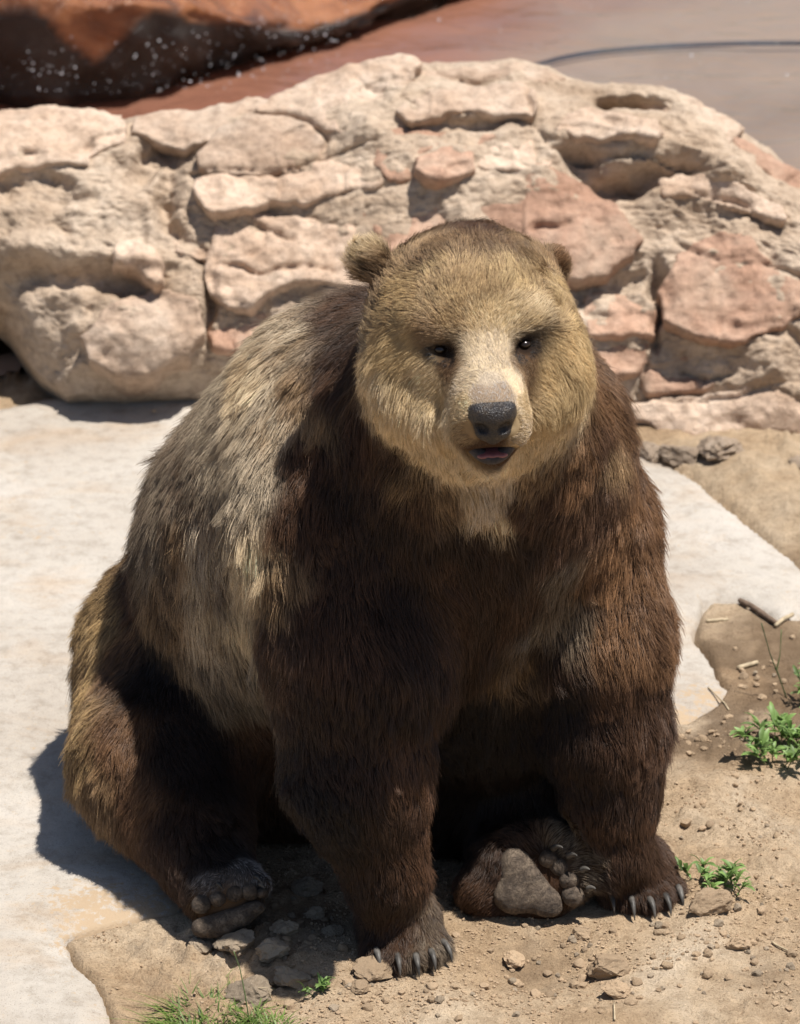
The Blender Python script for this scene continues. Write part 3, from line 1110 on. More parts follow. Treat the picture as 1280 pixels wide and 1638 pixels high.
# mouth opening
F.ell(H(0, .262, -.069), (.033, .035, .0085), HM, k=.010, sub=True)
bv, bf = F.mesh()
# a little fat-and-muscle unevenness
bv = bv.astype(np.float64)
M_SKIN, t_, b_ = new_mat('bear_undercoat')
a_ = N(t_, 'ShaderNodeAttribute')
a_.attribute_name = 'coat'
t_.links.new(a_.outputs['Color'], b_.inputs['Base Color'])
b_.inputs['Roughness'].default_value = 0.9
b_.inputs['Specular IOR Level'].default_value = 0.1
body = mesh_obj('body', bv, bf, M_SKIN, bear)
me = body.data
nv = len(me.vertices)
bv = np.empty(nv * 3, dtype=np.float32)
me.vertices.foreach_get('co', bv)
bv = bv.reshape(-1, 3).astype(np.float64)
bn = np.empty(nv * 3, dtype=np.float32)
me.vertices.foreach_get('normal', bn)
bn = bn.reshape(-1, 3).astype(np.float64)
bvh = BVHTree.FromPolygons([tuple(v) for v in bv], bf.tolist())

# palette (base colours of the hair)
PAL = {
    'cream': (.74, .58, .37), 'blond': (.55, .395, .205), 'gold': (.46, .31, .145), 'tan': (.30, .195, .103),
    'greyblond': (.52, .42, .295), 'greytan': (.27, .21, .145), 'ginger': (.215, .115, .056), 'rust': (.100, .053, .030),
    'brown': (.092, .046, .024), 'deep': (.048, .0245, .0135), 'dark': (.026, .0145, .0092), 'black': (.014, .009, .007),
    'frost': (.50, .45, .41), 'pale': (.60, .49, .365), 'grey': (.15, .125, .11)}
# picture place, picture direction the hair lies in, length in cm, root colour, tip colour, lift
GUIDES = [
    # muzzle and face
    (785, 605, 0, -1, .7, 'pale', 'pale', .25), (765, 628, -.3, -1, .6, 'tan', 'frost', .2), (802, 626, .2, -1, .6, 'tan', 'frost', .2),
    (785, 580, 0, -1, .9, 'cream', 'pale', .3), (745, 610, -1, -.3, .9, 'cream', 'pale', .3), (828, 615, 1, -.3, .9, 'cream', 'pale', .3),
    (740, 650, -1, .2, 1.0, 'blond', 'cream', .3), (842, 650, 1, .2, 1.0, 'blond', 'cream', .3), (750, 695, -1, .5, 1.1, 'tan', 'blond', .3), (785, 712, 0, 1, .4, 'deep', 'brown', .2), (770, 715, -.3, 1, .4, 'deep', 'brown', .2), (802, 715, .3, 1, .4, 'deep', 'brown', .2),
    (845, 690, 1, .4, .9, 'blond', 'pale', .35), (770, 550, -.3, -1, 1.0, 'cream', 'pale', .35), (790, 550, .3, -1, 1.0, 'cream', 'pale', .35),
    (770, 510, -.4, -1, 1.5, 'blond', 'cream', .4), (800, 508, .5, -1, 1.5, 'blond', 'cream', .4),
    (720, 500, -.6, -1, 1.7, 'tan', 'blond', .4), (840, 500, .7, -.9, 1.7, 'blond', 'cream', .4), (690, 540, -1, -.2, 1.2, 'tan', 'tan', .3),
    (715, 562, -.6, .3, .5, 'black', 'deep', .15), (840, 556, .6, .3, .5, 'black', 'deep', .15), (845, 590, .6, .7, .7, 'brown', 'tan', .2), (712, 590, -.6, .6, .7, 'brown', 'tan', .2),
    (690, 610, -1, .5, 1.7, 'blond', 'cream', .3), (875, 600, 1, .6, 1.7, 'blond', 'blond', .3), (640, 560, -1, .4, 2.8, 'blond', 'blond', .35),
    (920, 560, .9, .6, 2.8, 'blond', 'blond', .35), (620, 640, -.6, .9, 3.6, 'blond', 'cream', .35), (900, 650, .5, 1, 3.4, 'blond', 'blond', .35),
    (680, 680, -.4, 1, 3.0, 'blond', 'cream', .35), (870, 700, .3, 1, 2.4, 'blond', 'cream', .35), (720, 730, -.3, 1, 3.2, 'blond', 'cream', .35),
    (845, 735, .2, 1, 2.4, 'gold', 'cream', .35), (790, 760, 0, 1, 3.2, 'cream', 'pale', .35), (770, 800, 0, 1, 5.0, 'blond', 'pale', .35), (800, 820, .1, 1, 4.5, 'tan', 'cream', .3),
    (700, 450, -.4, -1, 2.0, 'tan', 'blond', .45), (760, 440, 0, -1, 2.0, 'tan', 'blond', .45), (830, 445, .4, -1, 2.0, 'tan', 'blond', .45),
    (640, 480, -1, -.3, 2.2, 'tan', 'blond', .4), (900, 480, 1, -.2, 2.2, 'tan', 'blond', .4), (690, 400, -.3, -1, 2.4, 'brown', 'tan', .45), (760, 390, 0, -1, 2.6, 'brown', 'tan', .45),
    (830, 395, .3, -1, 2.4, 'brown', 'tan', .45), (760, 365, 0, -1, 2.6, 'deep', 'brown', .45), (870, 410, .6, -1, 2.3, 'brown', 'tan', .4),
    (572, 400, -.6, -.8, 1.8, 'blond', 'cream', .5), (560, 415, -.8, .2, 1.8, 'tan', 'blond', .5), (590, 440, -.4, -.6, 3.0, 'deep', 'tan', .6), (612, 430, -.6, -.8, 3.0, 'brown', 'tan', .6), (625, 400, -.4, -1, 2.0, 'deep', 'ginger', .5), (905, 420, .6, -.8, 1.4, 'brown', 'ginger', .5), (925, 440, .7, -.6, 1.4, 'tan', 'tan', .5),
    # ruff
    (560, 500, -.5, .9, 4.5, 'dark', 'brown', .35), (540, 600, -.3, 1, 5.0, 'dark', 'brown', .35), (580, 700, -.1, 1, 5.0, 'dark', 'brown', .35), (520, 660, -.2, 1, 5.0, 'dark', 'tan', .35), (620, 720, -.1, 1, 4.6, 'dark', 'rust', .35), (650, 760, -.1, 1, 4.6, 'dark', 'tan', .35), (700, 790, 0, 1, 4.6, 'deep', 'tan', .35), (740, 850, 0, 1, 5, 'dark', 'deep', .35), (830, 800, .1, 1, 4.6, 'deep', 'brown', .35), (860, 760, .1, 1, 4.4, 'brown', 'tan', .35), (640, 830, 0, 1, 5.2, 'dark', 'deep', .35), (540, 780, 0, 1, 5.2, 'dark', 'deep', .35),
    (560, 560, -.5, .9, 4.0, 'dark', 'deep', .3), (600, 760, 0, 1, 5.2, 'dark', 'brown', .35), (680, 790, .1, 1, 5.2, 'dark', 'brown', .35),
    (890, 780, .1, 1, 5.0, 'deep', 'brown', .35), (970, 640, .5, .9, 4.2, 'deep', 'ginger', .4), (955, 690, .4, 1, 4.2, 'dark', 'rust', .4), (975, 720, .4, 1, 4.5, 'deep', 'tan', .4), (930, 740, .2, 1, 4.6, 'dark', 'ginger', .35),
    # back and flank
    (470, 540, -.5, .8, 4.0, 'tan', 'greyblond', .35), (400, 610, -.5, .8, 4.2, 'tan', 'cream', .35), (350, 680, -.4, .9, 4.5, 'greytan', 'greyblond', .35),
    (440, 660, -.2, 1, 4.6, 'tan', 'greyblond', .35), (480, 620, -.2, 1, 4.6, 'brown', 'tan', .35), (500, 720, -.1, 1, 4.8, 'dark', 'brown', .35),
    (400, 760, -.1, 1, 5.5, 'greytan', 'greyblond', .35), (300, 760, -.3, 1, 5.0, 'brown', 'greytan', .35), (290, 860, -.1, 1, 5.2, 'deep', 'tan', .35), (250, 850, -.2, 1, 5.0, 'deep', 'greytan', .35),
    (330, 880, .1, 1, 6.0, 'brown', 'greyblond', .32), (400, 880, .15, 1, 6.5, 'greytan', 'cream', .32), (380, 990, .2, 1, 7.0, 'greytan', 'cream', .32),
    (330, 1010, .2, 1, 6.5, 'brown', 'greyblond', .32), (270, 960, .2, 1, 5.5, 'deep', 'tan', .32), (360, 1070, .2, 1, 6.0, 'dark', 'greytan', .32),
    (220, 930, -.2, 1, 4.6, 'deep', 'brown', .35),
    # rump and hind leg
    (180, 980, -.6, .8, 4.5, 'deep', 'gold', .4), (140, 1080, -.6, .7, 4.2, 'rust', 'gold', .4), (200, 1060, -.5, .8, 4.2, 'dark', 'ginger', .35),
    (130, 1180, -.5, .8, 4.2, 'brown', 'gold', .4), (190, 1170, -.3, .9, 4.0, 'brown', 'ginger', .35), (250, 1080, 0, 1, 4.2, 'black', 'dark', .3),
    (300, 1200, .2, 1, 3.8, 'black', 'dark', .3), (220, 1280, -.1, 1, 3.8, 'brown', 'ginger', .35), (160, 1270, -.3, 1, 4.0, 'brown', 'tan', .4),
    (280, 1320, .2, 1, 3.4, 'dark', 'deep', .3), (250, 1380, 0, 1, 3.2, 'brown', 'rust', .35), (340, 1370, .3, 1, 2.6, 'black', 'dark', .3), (290, 1440, -.2, 1, 2.6, 'deep', 'rust', .35),
    (340, 1405, -.2, 1, 1.5, 'dark', 'frost', .6), (390, 1395, .1, 1, 1.4, 'dark', 'frost', .6), (360, 1460, 0, 1, .5, 'brown', 'tan', .2), (425, 1450, .5, 1, 1.6, 'dark', 'brown', .3),
    # chest; black guides paint the deep shade between the arms into the hair
    (700, 880, .1, 1, 5.5, 'dark', 'brown', .3), (780, 880, 0, 1, 5.5, 'dark', 'deep', .3), (780, 980, 0, 1, 6.0, 'dark', 'brown', .3), (825, 1050, .1, 1, 6.5, 'dark', 'tan', .3), (770, 1050, .0, 1, 6, 'dark', 'deep', .3), (870, 1040, .1, 1, 6, 'dark', 'deep', .3),
    (760, 1140, 0, 1, 5.0, 'black', 'black', .3), (720, 1200, 0, 1, 4.0, 'black', 'black', .3), (820, 1200, 0, 1, 4.0, 'black', 'black', .3), (770, 1260, 0, 1, 4.0, 'black', 'black', .3), (850, 930, .1, 1, 6.0, 'dark', 'brown', .3), (760, 860, .1, 1, 5.5, 'dark', 'deep', .3), (830, 850, .1, 1, 5.5, 'dark', 'deep', .3), (880, 810, .1, 1, 5.0, 'dark', 'brown', .3),
    # left arm
    (480, 820, 0, 1, 4.8, 'dark', 'brown', .33), (560, 900, .05, 1, 4.8, 'dark', 'brown', .33), (640, 900, .1, 1, 4.8, 'dark', 'deep', .33), (440, 920, .1, 1, 4.6, 'deep', 'tan', .35),
    (720, 980, .5, 1, 4.6, 'deep', 'brown', .35), (440, 1050, -.1, 1, 4.2, 'deep', 'rust', .35), (500, 980, 0, 1, 4.4, 'dark', 'brown', .33), (500, 1120, 0, 1, 4.2, 'dark', 'deep', .33), (620, 1130, .1, 1, 4.2, 'dark', 'deep', .33), (560, 1050, .05, 1, 4.4, 'dark', 'brown', .33), (680, 1080, .4, 1, 4.2, 'dark', 'brown', .35), (650, 1020, .3, 1, 4.4, 'dark', 'deep', .35),
    (450, 1180, -.1, 1, 3.8, 'deep', 'rust', .35), (560, 1200, .05, 1, 4.0, 'dark', 'deep', .33), (660, 1220, .3, 1, 3.8, 'dark', 'brown', .35), (520, 1320, .2, 1, 3.2, 'black', 'dark', .3),
    (620, 1330, .15, 1, 3.2, 'dark', 'deep', .3), (670, 1390, .2, 1, 2.6, 'dark', 'brown', .3), (590, 1430, .1, 1, 2.4, 'dark', 'deep', .3), (640, 1505, .1, 1, 2.3, 'deep', 'brown', .3), (690, 1530, .2, 1, 2.2, 'deep', 'greytan', .3), (590, 1540, 0, 1, 2.2, 'dark', 'brown', .3),
    # right arm
    (960, 800, .2, 1, 4.6, 'deep', 'rust', .35), (1020, 830, .4, 1, 4.4, 'brown', 'ginger', .4), (900, 860, .1, 1, 5.0, 'deep', 'rust', .35), (960, 900, .2, 1, 5.0, 'deep', 'ginger', .35), (900, 910, .1, 1, 5.0, 'deep', 'greytan', .35),
    (1040, 920, .4, 1, 4.6, 'rust', 'ginger', .4), (900, 980, .05, 1, 5.5, 'dark', 'greytan', .33), (980, 1000, .3, 1, 5.0, 'deep', 'ginger', .35), (1060, 1020, .4, 1, 4.4, 'brown', 'ginger', .4),
    (900, 1120, .1, 1, 4.2, 'black', 'dark', .33), (980, 1120, .2, 1, 4.2, 'dark', 'brown', .33), (1050, 1130, .4, 1, 4.2, 'deep', 'rust', .4), (1030, 1220, .3, 1, 3.6, 'deep', 'rust', .35),
    (950, 1240, .2, 1, 3.4, 'dark', 'deep', .33), (960, 1330, .1, 1, 2.8, 'dark', 'brown', .33), (1010, 1320, .3, 1, 2.8, 'dark', 'brown', .33), (980, 1400, .2, 1, 2.2, 'dark', 'brown', .3), (1050, 1410, .4, 1, 2.0, 'deep', 'rust', .3), (1020, 1440, .2, 1, 1.8, 'dark', 'brown', .3),
    # the other hind foot
    (780, 1300, .1, 1, 3.2, 'black', 'dark', .3), (780, 1380, -.3, 1, 2.4, 'dark', 'deep', .3), (840, 1345, -.4, -.6, 2.0, 'deep', 'rust', .4), (900, 1345, .5, -.6, 1.8, 'deep', 'greytan', .4), (860, 1410, 0, 1, .5, 'deep', 'brown', .2), (945, 1390, .8, -.2, 1.8, 'deep', 'greytan', .4), (770, 1440, -.6, .8, 1.6, 'deep', 'brown', .3)]

gp, gd, gl_, gr_, gt_, gk_ = [], [], [], [], [], []
for px, py, dx, dy, L, rc, tc_, lf in GUIDES:
    hit = bvh.ray_cast(Vector(CAM), Vector(ray(px, py)).normalized(), 30)
    p = np.array(hit[0]) if hit[0] is not None else np.array(bvh.find_nearest(Vector(W(px, py, .2)))[0])
    dd_ = RGT * dx - UPV * dy
    gp.append(p)
    gd.append(dd_ / np.linalg.norm(dd_))
    gl_.append(L * .01)
    gr_.append(PAL[rc])
    gt_.append(PAL[tc_])
    gk_.append(lf)
gp, gd, gl_, gr_, gt_, gk_ = map(lambda q: np.array(q, dtype=np.float32), (gp, gd, gl_, gr_, gt_, gk_))
# influence radius of a guide: distance to its third neighbour
gdist = np.sqrt(((gp[:, None] - gp[None]) ** 2).sum(-1))
grad_ = np.clip(np.sort(gdist, 1)[:, 3], .012, .16)


def field_at(p):
    outs = []
    for i in range(0, len(p), 20000):
        q = p[i:i + 20000].astype(np.float32)
        d2 = ((q[:, None, :] - gp[None]) ** 2).sum(-1)
        wt = 1.0 / (d2 / (grad_ ** 2)[None] + .05) ** 3.2
        wt /= wt.sum(1, keepdims=True)
        outs.append(np.concatenate([wt @ gd, wt @ gl_[:, None], wt @ gr_, wt @ gt_, wt @ gk_[:, None]], 1))
    o = np.concatenate(outs).astype(np.float64)
    return o[:, 0:3], o[:, 3], o[:, 4:7], o[:, 7:10], o[:, 10]


_, _, cr, ct, _ = field_at(bv)
coat = np.c_[cr * .55 + ct * .15, np.ones(nv)]
ca_ = me.color_attributes.new('coat', 'FLOAT_COLOR', 'POINT')
ca_.data.foreach_set('color', coat.ravel().astype(np.float32))

# bare places (pads, nose, eyes, mouth): centre, radius
BARE = [(H(sx * .070, .138, .056), .013) for sx in (-1, 1)]
BARE += [(H(0, .292, -.004), .036), (H(0, .27, -.068), .028), (H(-.02, .262, -.070), .024), (H(.02, .262, -.070), .024), (H(0, .268, -.045), .02), (H(-.02, .27, -.014), .026), (H(.02, .27, -.014), .026)]
BARE += [(onA(dx, dy, .004), r * .0014) for dx, dy, r in toesA]
BARE += [(onA(dx, dy, .004), .030) for dx, dy in ((-44, 34), (-22, 34), (0, 26), (22, 16), (42, 4))]
BARE += [(onB(dx, dy, .002), r * .00105) for dx, dy, r in toesB]
BARE += [(onB(dx, dy, .004), rr * .98) for dx, dy, rr in ((-30, -26, .024), (-22, 0, .034), (-6, 22, .040), (20, 36, .032), (-40, 32, .028))]


def sample_roots(n):
    a, b, c, d = bv[bf[:, 0]], bv[bf[:, 1]], bv[bf[:, 2]], bv[bf[:, 3]]
    ar = np.linalg.norm(np.cross(c - a, d - b), axis=1) * .5
    ctr = (a + b + c + d) / 4
    nrm = np.cross(c - a, d - b)
    nrm /= np.linalg.norm(nrm, axis=1)[:, None] + 1e-12
    tocam = CAM - ctr
    tocam /= np.linalg.norm(tocam, axis=1)[:, None]
    fac = (nrm * tocam).sum(1)
    wgt = ar * np.where(fac > -.35, 1.0, .22)
    wgt *= np.where(ctr[:, 2] < .012, .02, 1.0)
    hd = np.exp(-(((ctr - H(0, .05, .0)) / .22) ** 2).sum(1))
    wgt *= 1 + 1.6 * hd
    pr = wgt / wgt.sum()
    f = rng.choice(len(bf), size=n, p=pr)
    u, v = rng.random(n)[:, None], rng.random(n)[:, None]
    q = bf[f]
    w4 = [(1 - u) * (1 - v), u * (1 - v), u * v, (1 - u) * v]
    p = sum(bv[q[:, k]] * w4[k] for k in range(4))
    nn = sum(bn[q[:, k]] * w4[k] for k in range(4))
    nn /= np.linalg.norm(nn, axis=1)[:, None] + 1e-12
    ok = p[:, 2] > .004
    for cc, rr in BARE:
        ok &= ((p - cc) ** 2).sum(1) > rr * rr
    return p[ok], nn[ok]


NP = 6
SS = np.linspace(0, 1, NP)


def grow(p, n, jit, long_=None, stray=None):
    d, L, cr, ct, lf = field_at(p)
    # slow drift of the lie of the coat
    s1 = np.stack([fbm(p * 9, 2, 101 + k) for k in range(3)], 1)
    s2 = np.stack([vnoise(p * 38, 111 + k) for k in range(3)], 1)
    d = d + .32 * s1 + .22 * s2
    tn = d - n * (d * n).sum(1)[:, None]
    tn /= np.linalg.norm(tn, axis=1)[:, None] + 1e-9
    tn = tn + rng.normal(0, jit, tn.shape)
    Lh = L * rng.uniform(.65, 1.15, len(p)) * (1 + .32 * vnoise(p * 24, 121)) * (1 + .22 * vnoise(p * 9, 122))
    if long_ is not None:
        Lh = Lh * long_
    lf = lf * rng.uniform(.6, 1.4, len(p))
    pts = [p.copy()]
    cur = p.copy()
    cv = rng.normal(0, jit * 1.2, tn.shape)
    for k in range(1, NP):
        s = (k - .5) / (NP - 1)
        dr = tn + n * (lf * 1.5 * (1 - .85 * s))[:, None] + np.array([0, 0, -.22]) * s * np.clip(L * 25, 0, 1.2)[:, None] + cv * s
        dr /= np.linalg.norm(dr, axis=1)[:, None]
        cur = cur + dr * (Lh / (NP - 1))[:, None]
        pts.append(cur.copy())
    return np.stack(pts, 1), L, cr, ct


def clump(pts, kd, cp, amount, power):
    idx = np.empty(len(pts), dtype=np.int64)
    roots = pts[:, 0, :]
    for i in range(len(roots)):
        idx[i] = kd.find(roots[i])[1]
    return idx


N_CL, N_ST = 12000, 520000
cp0, cn0 = sample_roots(N_CL)
cpts, cL, _, _ = grow(cp0, cn0, .20, rng.uniform(.75, 1.3, len(cp0)))
kd = KDTree(len(cp0))
for i, q in enumerate(cp0):
    kd.insert(q, i)
kd.balance()
fp, fn = sample_roots(N_ST)
guard = rng.random(len(fp)) < .14
fpts, fL, fcr, fct = grow(fp, fn, .13, np.where(guard, 1.22, 1.0))
ci = clump(fpts, kd, cpts, 1, 1)
amt = np.clip(.62 + .35 * vnoise(fp * 6, 131), .12, .92) * rng.uniform(.5, 1.1, len(fp)) * np.clip(fL * 30, .05, 1)
amt = np.where(guard, amt * .55, amt)
dist = np.linalg.norm(fp - cp0[ci], axis=1)
amt = amt * np.exp(-(dist / .03) ** 2)
wS = (SS ** 1.3)[None, :, None] * amt[:, None, None]
fpts = fpts + (cpts[ci] - fpts) * wS
fpts[..., 2] = np.maximum(fpts[..., 2], .004)
# colour: grizzled tips by clump, strand by strand variation, dark flecks
cl_v = 1 + .38 * vnoise(cp0 * 33, 141) + rng.normal(0, .13, len(cp0))
patch = 1 + .22 * fbm(fp * 11, 2, 151)
var = np.clip(cl_v[ci] * patch * rng.lognormal(0, .22, len(fp)), .35, 2.1)
mixt = np.clip(rng.normal(.5, .34, len(fp)) + .55 * vnoise(cp0 * 27, 143)[ci] + .42 * fbm(fp * np.array([13, 13, 5]), 2, 145), 0, 1)
tipc = fcr + (fct - fcr) * (.25 + .95 * mixt)[:, None]
eyed = np.minimum(*[np.sqrt((((fp - H(sx * .070, .145, .053)) @ HM / np.array([.022, .034, .0115])) ** 2).sum(1)) for sx in (-1, 1)])
eyem = smoothstep(1.0, 1.55, eyed)[:, None]
tipc = tipc * eyem + np.array(PAL['black']) * (1 - eyem)
fcr = fcr * eyem + np.array(PAL['black']) * (1 - eyem)
tipc = np.clip(tipc * (.6 + .4 * var)[:, None], .006, .85)
rootc = np.clip(fcr * (.55 + .25 * var)[:, None], .005, .7)
dk = rng.random(len(fp)) < .06
tipc[dk] *= .4

hc = bpy.data.hair_curves.new('fur')
n = len(fpts)
hc.add_curves([NP] * n)
hc.attributes['position'].data.foreach_set('vector', fpts.reshape(-1).astype(np.float32))
rad = np.where(guard, .00043, .00036)[:, None] * (1 - .80 * SS ** 1.6)[None, :] * np.clip(.55 + fL * 14, .6, 1.1)[:, None]
ra = hc.attributes.get('radius') or hc.attributes.new('radius', 'FLOAT', 'POINT')
ra.data.foreach_set('value', rad.reshape(-1).astype(np.float32))
for nm, arr in (('root_color', rootc), ('tip_color', tipc)):
    a_ = hc.attributes.new(nm, 'FLOAT_COLOR', 'CURVE')
    a_.data.foreach_set('color', np.c_[arr, np.ones(n)].reshape(-1).astype(np.float32))
M_FUR = bpy.data.materials.new('bear_fur')
M_FUR.use_nodes = True
t = M_FUR.node_tree
t.nodes.clear()
out = N(t, 'ShaderNodeOutputMaterial')
hb = N(t, 'ShaderNodeBsdfPrincipled')
hi_ = N(t, 'ShaderNodeHairInfo')
ar_ = N(t, 'ShaderNodeAttribute')
ar_.attribute_name = 'root_color'
at_ = N(t, 'ShaderNodeAttribute')
at_.attribute_name = 'tip_color'
rp = ramp(t, hi_.outputs['Intercept'], [(0.10, (0, 0, 0)), (0.62, (1, 1, 1))])
cc = mix(t, rp.outputs[0], ar_.outputs['Color'], at_.outputs['Color'])
t.links.new(cc, hb.inputs['Base Color'])
hb.inputs['Roughness'].default_value = .45
hb.inputs['Specular IOR Level'].default_value = .35
t.links.new(hb.outputs[0], out.inputs['Surface'])
hc.materials.append(M_FUR)
furo = bpy.data.objects.new('fur', hc)
COL.objects.link(furo)
adopt(furo, bear)
SC.render.hair_type = 'STRAND' if False else SC.render.hair_type

# nose
M_NOSE, t, b = new_mat('wet_nose')
tc = N(t, 'ShaderNodeTexCoord').outputs['Object']
vo = N(t, 'ShaderNodeTexVoronoi')
vo.inputs['Scale'].default_value = 420
t.links.new(tc, vo.inputs['Vector'])
n1 = noise(t, 70, 5, .7, .2, tc)
c = ramp(t, n1.outputs[0], [(.50, (.016, .013, .013)), (.66, (.05, .036, .024)), (.74, (.22, .14, .06))])
t.links.new(c.outputs[0], b.inputs['Base Color'])
b.inputs['Roughness'].default_value = .42
bump(t, b, [(vo.outputs[0], .9, .0016), (n1.outputs[0], .4, .002)])
NF = Field(HO + HF * .28 - .09, HO + HF * .28 + .09, .0024)
NF.ell(H(0, .272, .005), (.041, .034, .023), HM, k=.004)
NF.ell(H(0, .262, -.014), (.036, .030, .026), HM, k=.006)
NF.ell(H(0, .276, .018), (.037, .024, .014), HM, k=.012)
NF.ell(H(0, .285, -.018), (.030, .016, .022), HM, k=.012)
NF.ell(H(0, .277, -.034), (.010, .013, .014), HM, k=.010)
for sx in (-1, 1):
    NF.ell(H(sx * .021, .305, -.010), (.0145, .019, .0105), HM @ np.array([[math.cos(.3), 0, -sx * math.sin(.3)], [0, 1, 0], [sx * math.sin(.3), 0, math.cos(.3)]]), k=.005, sub=True)
    NF.ell(H(sx * .035, .298, -.018), (.009, .013, .006), HM, k=.004, sub=True)
v_, f_ = NF.mesh()
mesh_obj('nose', v_, f_, M_NOSE, bear)

M_EYE = plain('dark_eye', (.014, .008, .005), .16, .5, .1, 40, 0, 0.0)
M_LIP = plain('dark_lip', (.040, .034, .036), .6, .3, .5, 120, .9)
M_TONGUE = plain('mouth_lining', (.20, .07, .075), .4, .5, .25, 60, .2)
M_PAD, t, b = new_mat('foot_pad_skin')
tc = N(t, 'ShaderNodeTexCoord').outputs['Object']
n1 = noise(t, 38, 7, .7, .4, tc)
vo = N(t, 'ShaderNodeTexVoronoi', feature='DISTANCE_TO_EDGE')
vo.inputs['Scale'].default_value = 105
t.links.new(mix(t, .06, tc, n1.outputs['Color']), vo.inputs['Vector'])
ck = ramp(t, vo.outputs['Distance'], [(.0, (.35, .3, .26)), (.06, (1, 1, 1))])
c = ramp(t, n1.outputs[0], [(.3, (.038, .026, .018)), (.5, (.100, .072, .050)), (.68, (.205, .155, .108))])
c = mix(t, .55, c.outputs[0], ck.outputs[0], 'MULTIPLY')
t.links.new(c, b.inputs['Base Color'])
b.inputs['Roughness'].default_value = .8
bump(t, b, [(n1.outputs[0], .9, .008), (ck.outputs[0], .7, .004)])
M_CLAW = plain('claw_horn', (.075, .068, .060), .5, .3, .8, 40, .4)


def sdf_part(name, mat, prims, h, parent=None):
    pts = np.array([p[0] for p in prims])
    mr = max(max(p[1]) for p in prims) + .02
    f_ = Field(pts.min(0) - mr, pts.max(0) + mr, h)
    for c, r, rot, k in prims:
        f_.ell(c, r, rot, k=k)
    v_, q_ = f_.mesh()
    if mat is M_PAD:
        o_ = v_ - pts.mean(0)
        o_ /= np.linalg.norm(o_, axis=1)[:, None] + 1e-9
        v_ = v_ + o_ * (.0013 * fbm(v_ * 55, 3, 161) - .0011 * np.exp(-(vnoise(v_ * 48, 163) / .10) ** 2))[:, None]
    return mesh_obj(name, v_, q_, mat, parent if parent is not None else bear)


for sx in (-1, 1):
    sdf_part('eye', M_EYE, [(H(sx * .0690, .1205, .0548), (.0122, .0122, .0084), HM, .002)], .0018)
sdf_part('lower_lip', M_LIP, [(H(x, .258 - 14 * x * x, -.0825 + 17 * x * x), (.011, .0135, .0090), HM, .008) for x in np.linspace(-.044, .044, 13)], .0024)
sdf_part('tongue', M_TONGUE, [(H(x, .247, -.0755), (.014, .025, .0065), HM, .008) for x in (-.016, 0, .016)], .0024)

# pads of the hind feet
sdf_part('foot_pad', M_PAD, [(onA(dx, dy, .006), (rx, ry, .019), rotA, .018) for dx, dy, rx, ry in
                             ((-44, 36, .016, .017), (-22, 34, .020, .021), (0, 27, .020, .022), (22, 18, .020, .019), (42, 5, .018, .013))], .003)
sdf_part('foot_pad', M_PAD, [(onB(dx, dy, -.007), (rx, ry, .019), rotB, .026) for dx, dy, rx, ry in
                             ((-32, -28, .026, .024), (-24, 0, .034, .034), (-2, 22, .040, .034), (22, 40, .028, .022), (-40, 32, .032, .026))], .003)
for on, tl, rot in ((onA, toesA, rotA), (onB, toesB, rotB)):
    for dx, dy, r in tl:
        sdf_part('toe_pad', M_PAD, [(on(dx, dy, .004 if on is onA else -.003), (r * random.uniform(.00112, .00128), r * random.uniform(.00098, .0011), .018), rot, .002), (on(dx + random.uniform(-4, 4), dy + random.uniform(-3, 4), -.002), (r * .00098, r * .0009, .0165), rot, .006)], .0026)


def claw(base, dirs, length, r0, name='claw'):
    d0, d1 = [np.asarray(q, float) / np.linalg.norm(q) for q in dirs]
    pts, rad_ = [], []
    p = np.array(base, float)
    for k in range(9):
        s = k / 8
        pts.append(p.copy())
        rad_.append(max(r0 * (1 - s ** 1.6 * .9), .0007))
        dr = d0 * (1 - s) + d1 * s
        p = p + dr / np.linalg.norm(dr) * length / 8
    return tube(pts, np.array(rad_), M_CLAW, name, bear, 8)


for toes, ln in ((pawL, .052), (pawR, .054)):
    for c, fw, sd, u in toes:
        claw(c + np.array([0, 0, .010]) - fw * .006, (fw + np.array([0, 0, .05]) + sd * (u * .12 + random.uniform(-.12, .12)), fw * .15 + np.array([0, 0, -1.0])), ln * random.uniform(.84, 1.0), .0066)
for dx, dy, ln in ((-16, -34, .020), (42, -46, .032), (50, -34, .018)):
    claw(onA(dx, dy, .014), (nA + UPV * .2 + RGT * .4, nA * .5 - UPV * .9 + RGT * .5), ln, .0045)
for dx, dy, ln in ((28, -50, .034), (52, -38, .030), (74, -16, .026), (84, 14, .024)):
    claw(onB(dx, dy, .015), (nB + UPV * .6 + RGT * .5, nB * .8 - UPV * .3 + RGT * .6), ln, .0062)

# ------------------------------------------------------------------ clods, stones, plants
def clod_mesh(name, seed, sub, mat, flat=.7, ang=.35):
    bm = bmesh.new()
    bmesh.ops.create_icosphere(bm, subdivisions=sub, radius=1)
    v = np.array([q.co[:] for q in bm.verts])
    f = np.array([[q.index for q in fc.verts] for fc in bm.faces])
    bm.free()
    r_ = np.random.default_rng(seed)
    # broken facets: clip by random planes
    for k in range(9):
        nn = r_.normal(size=3)
        nn /= np.linalg.norm(nn)
        off = r_.uniform(.55, .85)
        dd = v @ nn - off
        v = v - np.clip(dd, 0, None)[:, None] * nn
    v = v * (1 + ang * .35 * fbm(v * 1.7 + seed, 3, seed)[:, None])
    v = v * (1 + .11 * fbm(v * 4 + seed, 3, seed + 5)[:, None] - .05 * np.abs(fbm(v * 11 + seed, 2, seed + 8))[:, None])
    v = v * np.array([1, r_.uniform(.7, 1), flat * r_.uniform(.8, 1.1)])
    me_ = bpy.data.meshes.new(name)
    me_.from_pydata([tuple(q) for q in v], [], f.tolist())
    me_.polygons.foreach_set('use_smooth', np.full(len(f), False))
    me_.materials.append(mat)
    me_.update()
    return me_


